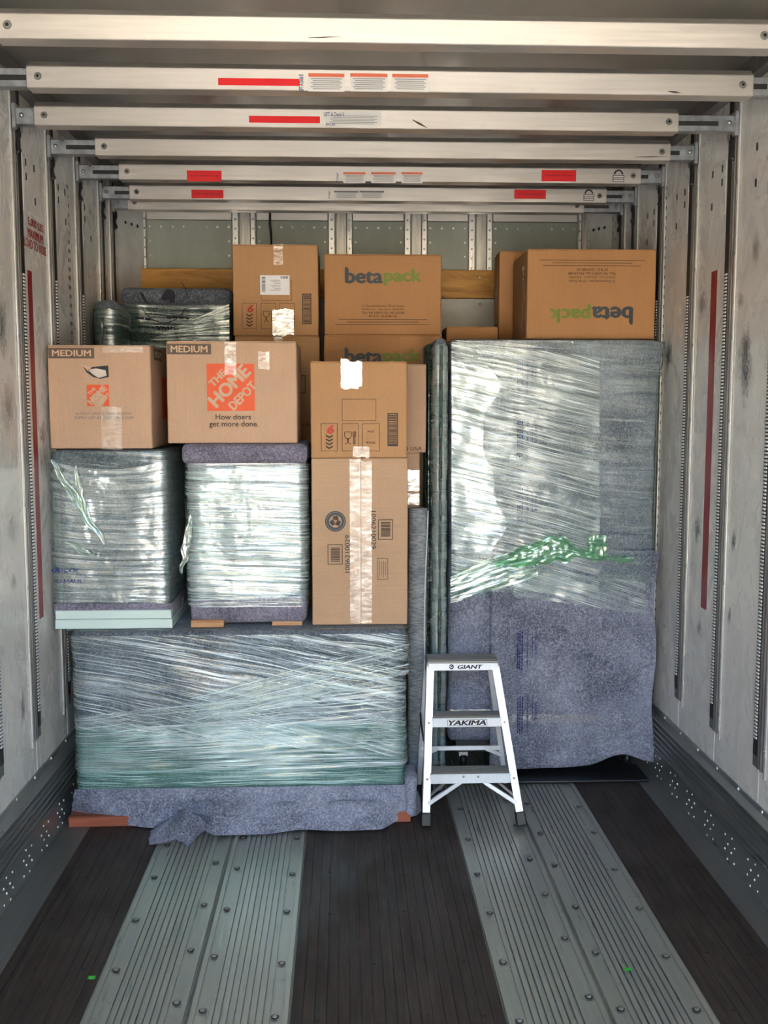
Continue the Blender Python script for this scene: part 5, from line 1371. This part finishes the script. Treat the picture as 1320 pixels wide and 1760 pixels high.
for px in (797, 822): mb.disc(P2(px, 1335, s1[5] - 0.003), (0, -1, 0), 0.005, 0.002, 8)
stuff(mb.build('apron_bolts', M['bolt'], lad))
# top cap
z0 = PY(800, 1152, YTOP).z; z1 = PY(800, 1139, YTOP).z
cap = MB().box(tl.x - 0.010, tr.x + 0.012, YTOP - 0.006, YTOP + 0.002, z0, z1)
cap.build('top_apron', M['ladder'], lad, bevel=0.002)
tp = MB().box(tl.x - 0.012, tr.x + 0.012, YTOP - 0.004, YTOP + 0.115, z1 + 0.0005, z1 + 0.008)
for k in range(5): tp.box(tl.x - 0.012, tr.x + 0.012, YTOP + 0.002 + k * 0.023, YTOP + 0.010 + k * 0.023, z1 + 0.008, z1 + 0.012)
tp.build('top_step', M['tread'], lad, bevel=0.001)
for x in (tl.x - 0.014, tr.x + 0.011): MB().box(x, x + 0.004, YTOP - 0.004, YTOP + 0.115, z0 - 0.02, z1 + 0.006).build('top_bracket', M['tread'], lad, bevel=0.001)
text('sticker_lettering', 'GIANT', 0.03, M['black'], lad, P2(808, 1146, YTOP - 0.007), bold=0.04, shear=0.2, width=0.102, height=0.0165)
mb = MB(); c = P2(776, 1146, YTOP - 0.007); add_ring(mb, c, 0.0, 0.010, n=20); mb.build('sticker_emblem', M['black'], lad)
mb = MB(); mb.poly([c + V((-0.008, -0.0016, -0.004)), c + V((0.004, -0.0016, 0.001)), c + V((0.010, -0.0016, 0.001)), c + V((-0.002, -0.0016, -0.005))], (0, -1, 0), 0.0003)
mb.poly([c + V((-0.010, -0.0016, 0.0005)), c + V((-0.002, -0.0016, 0.0055)), c + V((0.003, -0.0016, 0.0055)), c + V((-0.005, -0.0016, 0.0005))], (0, -1, 0), 0.0003)
mb.build('emblem_cut', M['ladder'], lad)
yk = s2[5] - 0.003
c = P2(803, 1242, yk); rect('sticker', M['black'], lad, c, 0.160, 0.026, lift=0.0004)
rect('sticker_face', M['paper'], lad, c, 0.157, 0.0235, lift=0.0009)
text('sticker_lettering', 'YAKIMA', 0.03, M['black'], lad, c, bold=0.04, shear=0.22, width=0.152, height=0.0205, lift=0.0016)
# diagonal braces
def brace(pa, pb, name='brace', mat=M['ladder'], w=0.016, d=0.014): MB().bar(pa, pb, w, d, V((0, 1, 0))).build(name, mat, lad, bevel=0.001)
za = 0.085
brace(lk(-1, za) + V((0.006, 0.004, 0)), V((P2(792, 1346, s1[5]).x, s1[5] + 0.006, s1[3] + 0.004))); brace(lk(1, za) + V((-0.006, 0.004, 0)), V((P2(832, 1346, s1[5]).x, s1[5] + 0.006, s1[3] + 0.004)))
brace(lk(-1, za + 0.02) + V((0.006, 0.02, 0)), V((P2(785, 1346, s1[5]).x, s1[5] + 0.07, s1[3] + 0.012)), 'tread_strut', M['tread'], 0.010); brace(lk(1, za + 0.02) + V((-0.006, 0.02, 0)), V((P2(843, 1346, s1[5]).x, s1[5] + 0.07, s1[3] + 0.012)), 'tread_strut', M['tread'], 0.010)
kz = PY(800, 1286, 4.16).z; ra, rb_ = L3(rfl, rtl, kz / tz), L3(rfr, rtr, kz / tz)
brace(ra, rb_, 'rear_bar', M['ladder'], 0.018, 0.01)
brace(L3(rfl, rtl, 0.3), ra + V((0.07, 0, 0)), 'rear_brace'); brace(L3(rfr, rtr, 0.3), rb_ + V((-0.07, 0, 0)), 'rear_brace')
# hinged spreaders
for s, f0, f1, r0_, r1_ in ((-1, ftl, tl, rfl, rtl), (1, ftr, tr, rfr, rtr)):
    A_ = L3(f0, f1, 0.52) + V((s * 0.016, 0.03, 0)); B_ = L3(r0_, r1_, 0.62) + V((s * 0.012, 0, 0)); C_ = (A_ + B_) / 2 + V((s * 0.004, 0, 0.015))
    MB().tube([A_, C_, B_], 0.004, 6).build('spreader', M['rubber'], lad, True)

# ---- scraps of green film on the floor
for (px, py, lab_) in ((1080, 1667, 'small bright green film scrap on the right metal floor run'), (158, 1681, 'small green film scrap beside the left metal floor run')):
    c = PZ(px, py, 0.002)
    mb = MB().grid(6, 5, lambda u, v: c + V(((u - .5) * 0.022 + 0.004 * nz((u * 4, v * 4, 1), 1, px), (v - .5) * 0.018 + 0.005 * nz((u * 4, v * 4, 5), 1, px), 0.001 + 0.006 * abs(nz((u * 5, v * 5, 2), 1, px)))))
    tag(mb.build('film_scrap', M['leafgreen'], org=c), lab_, 'scrap', 'film scraps')
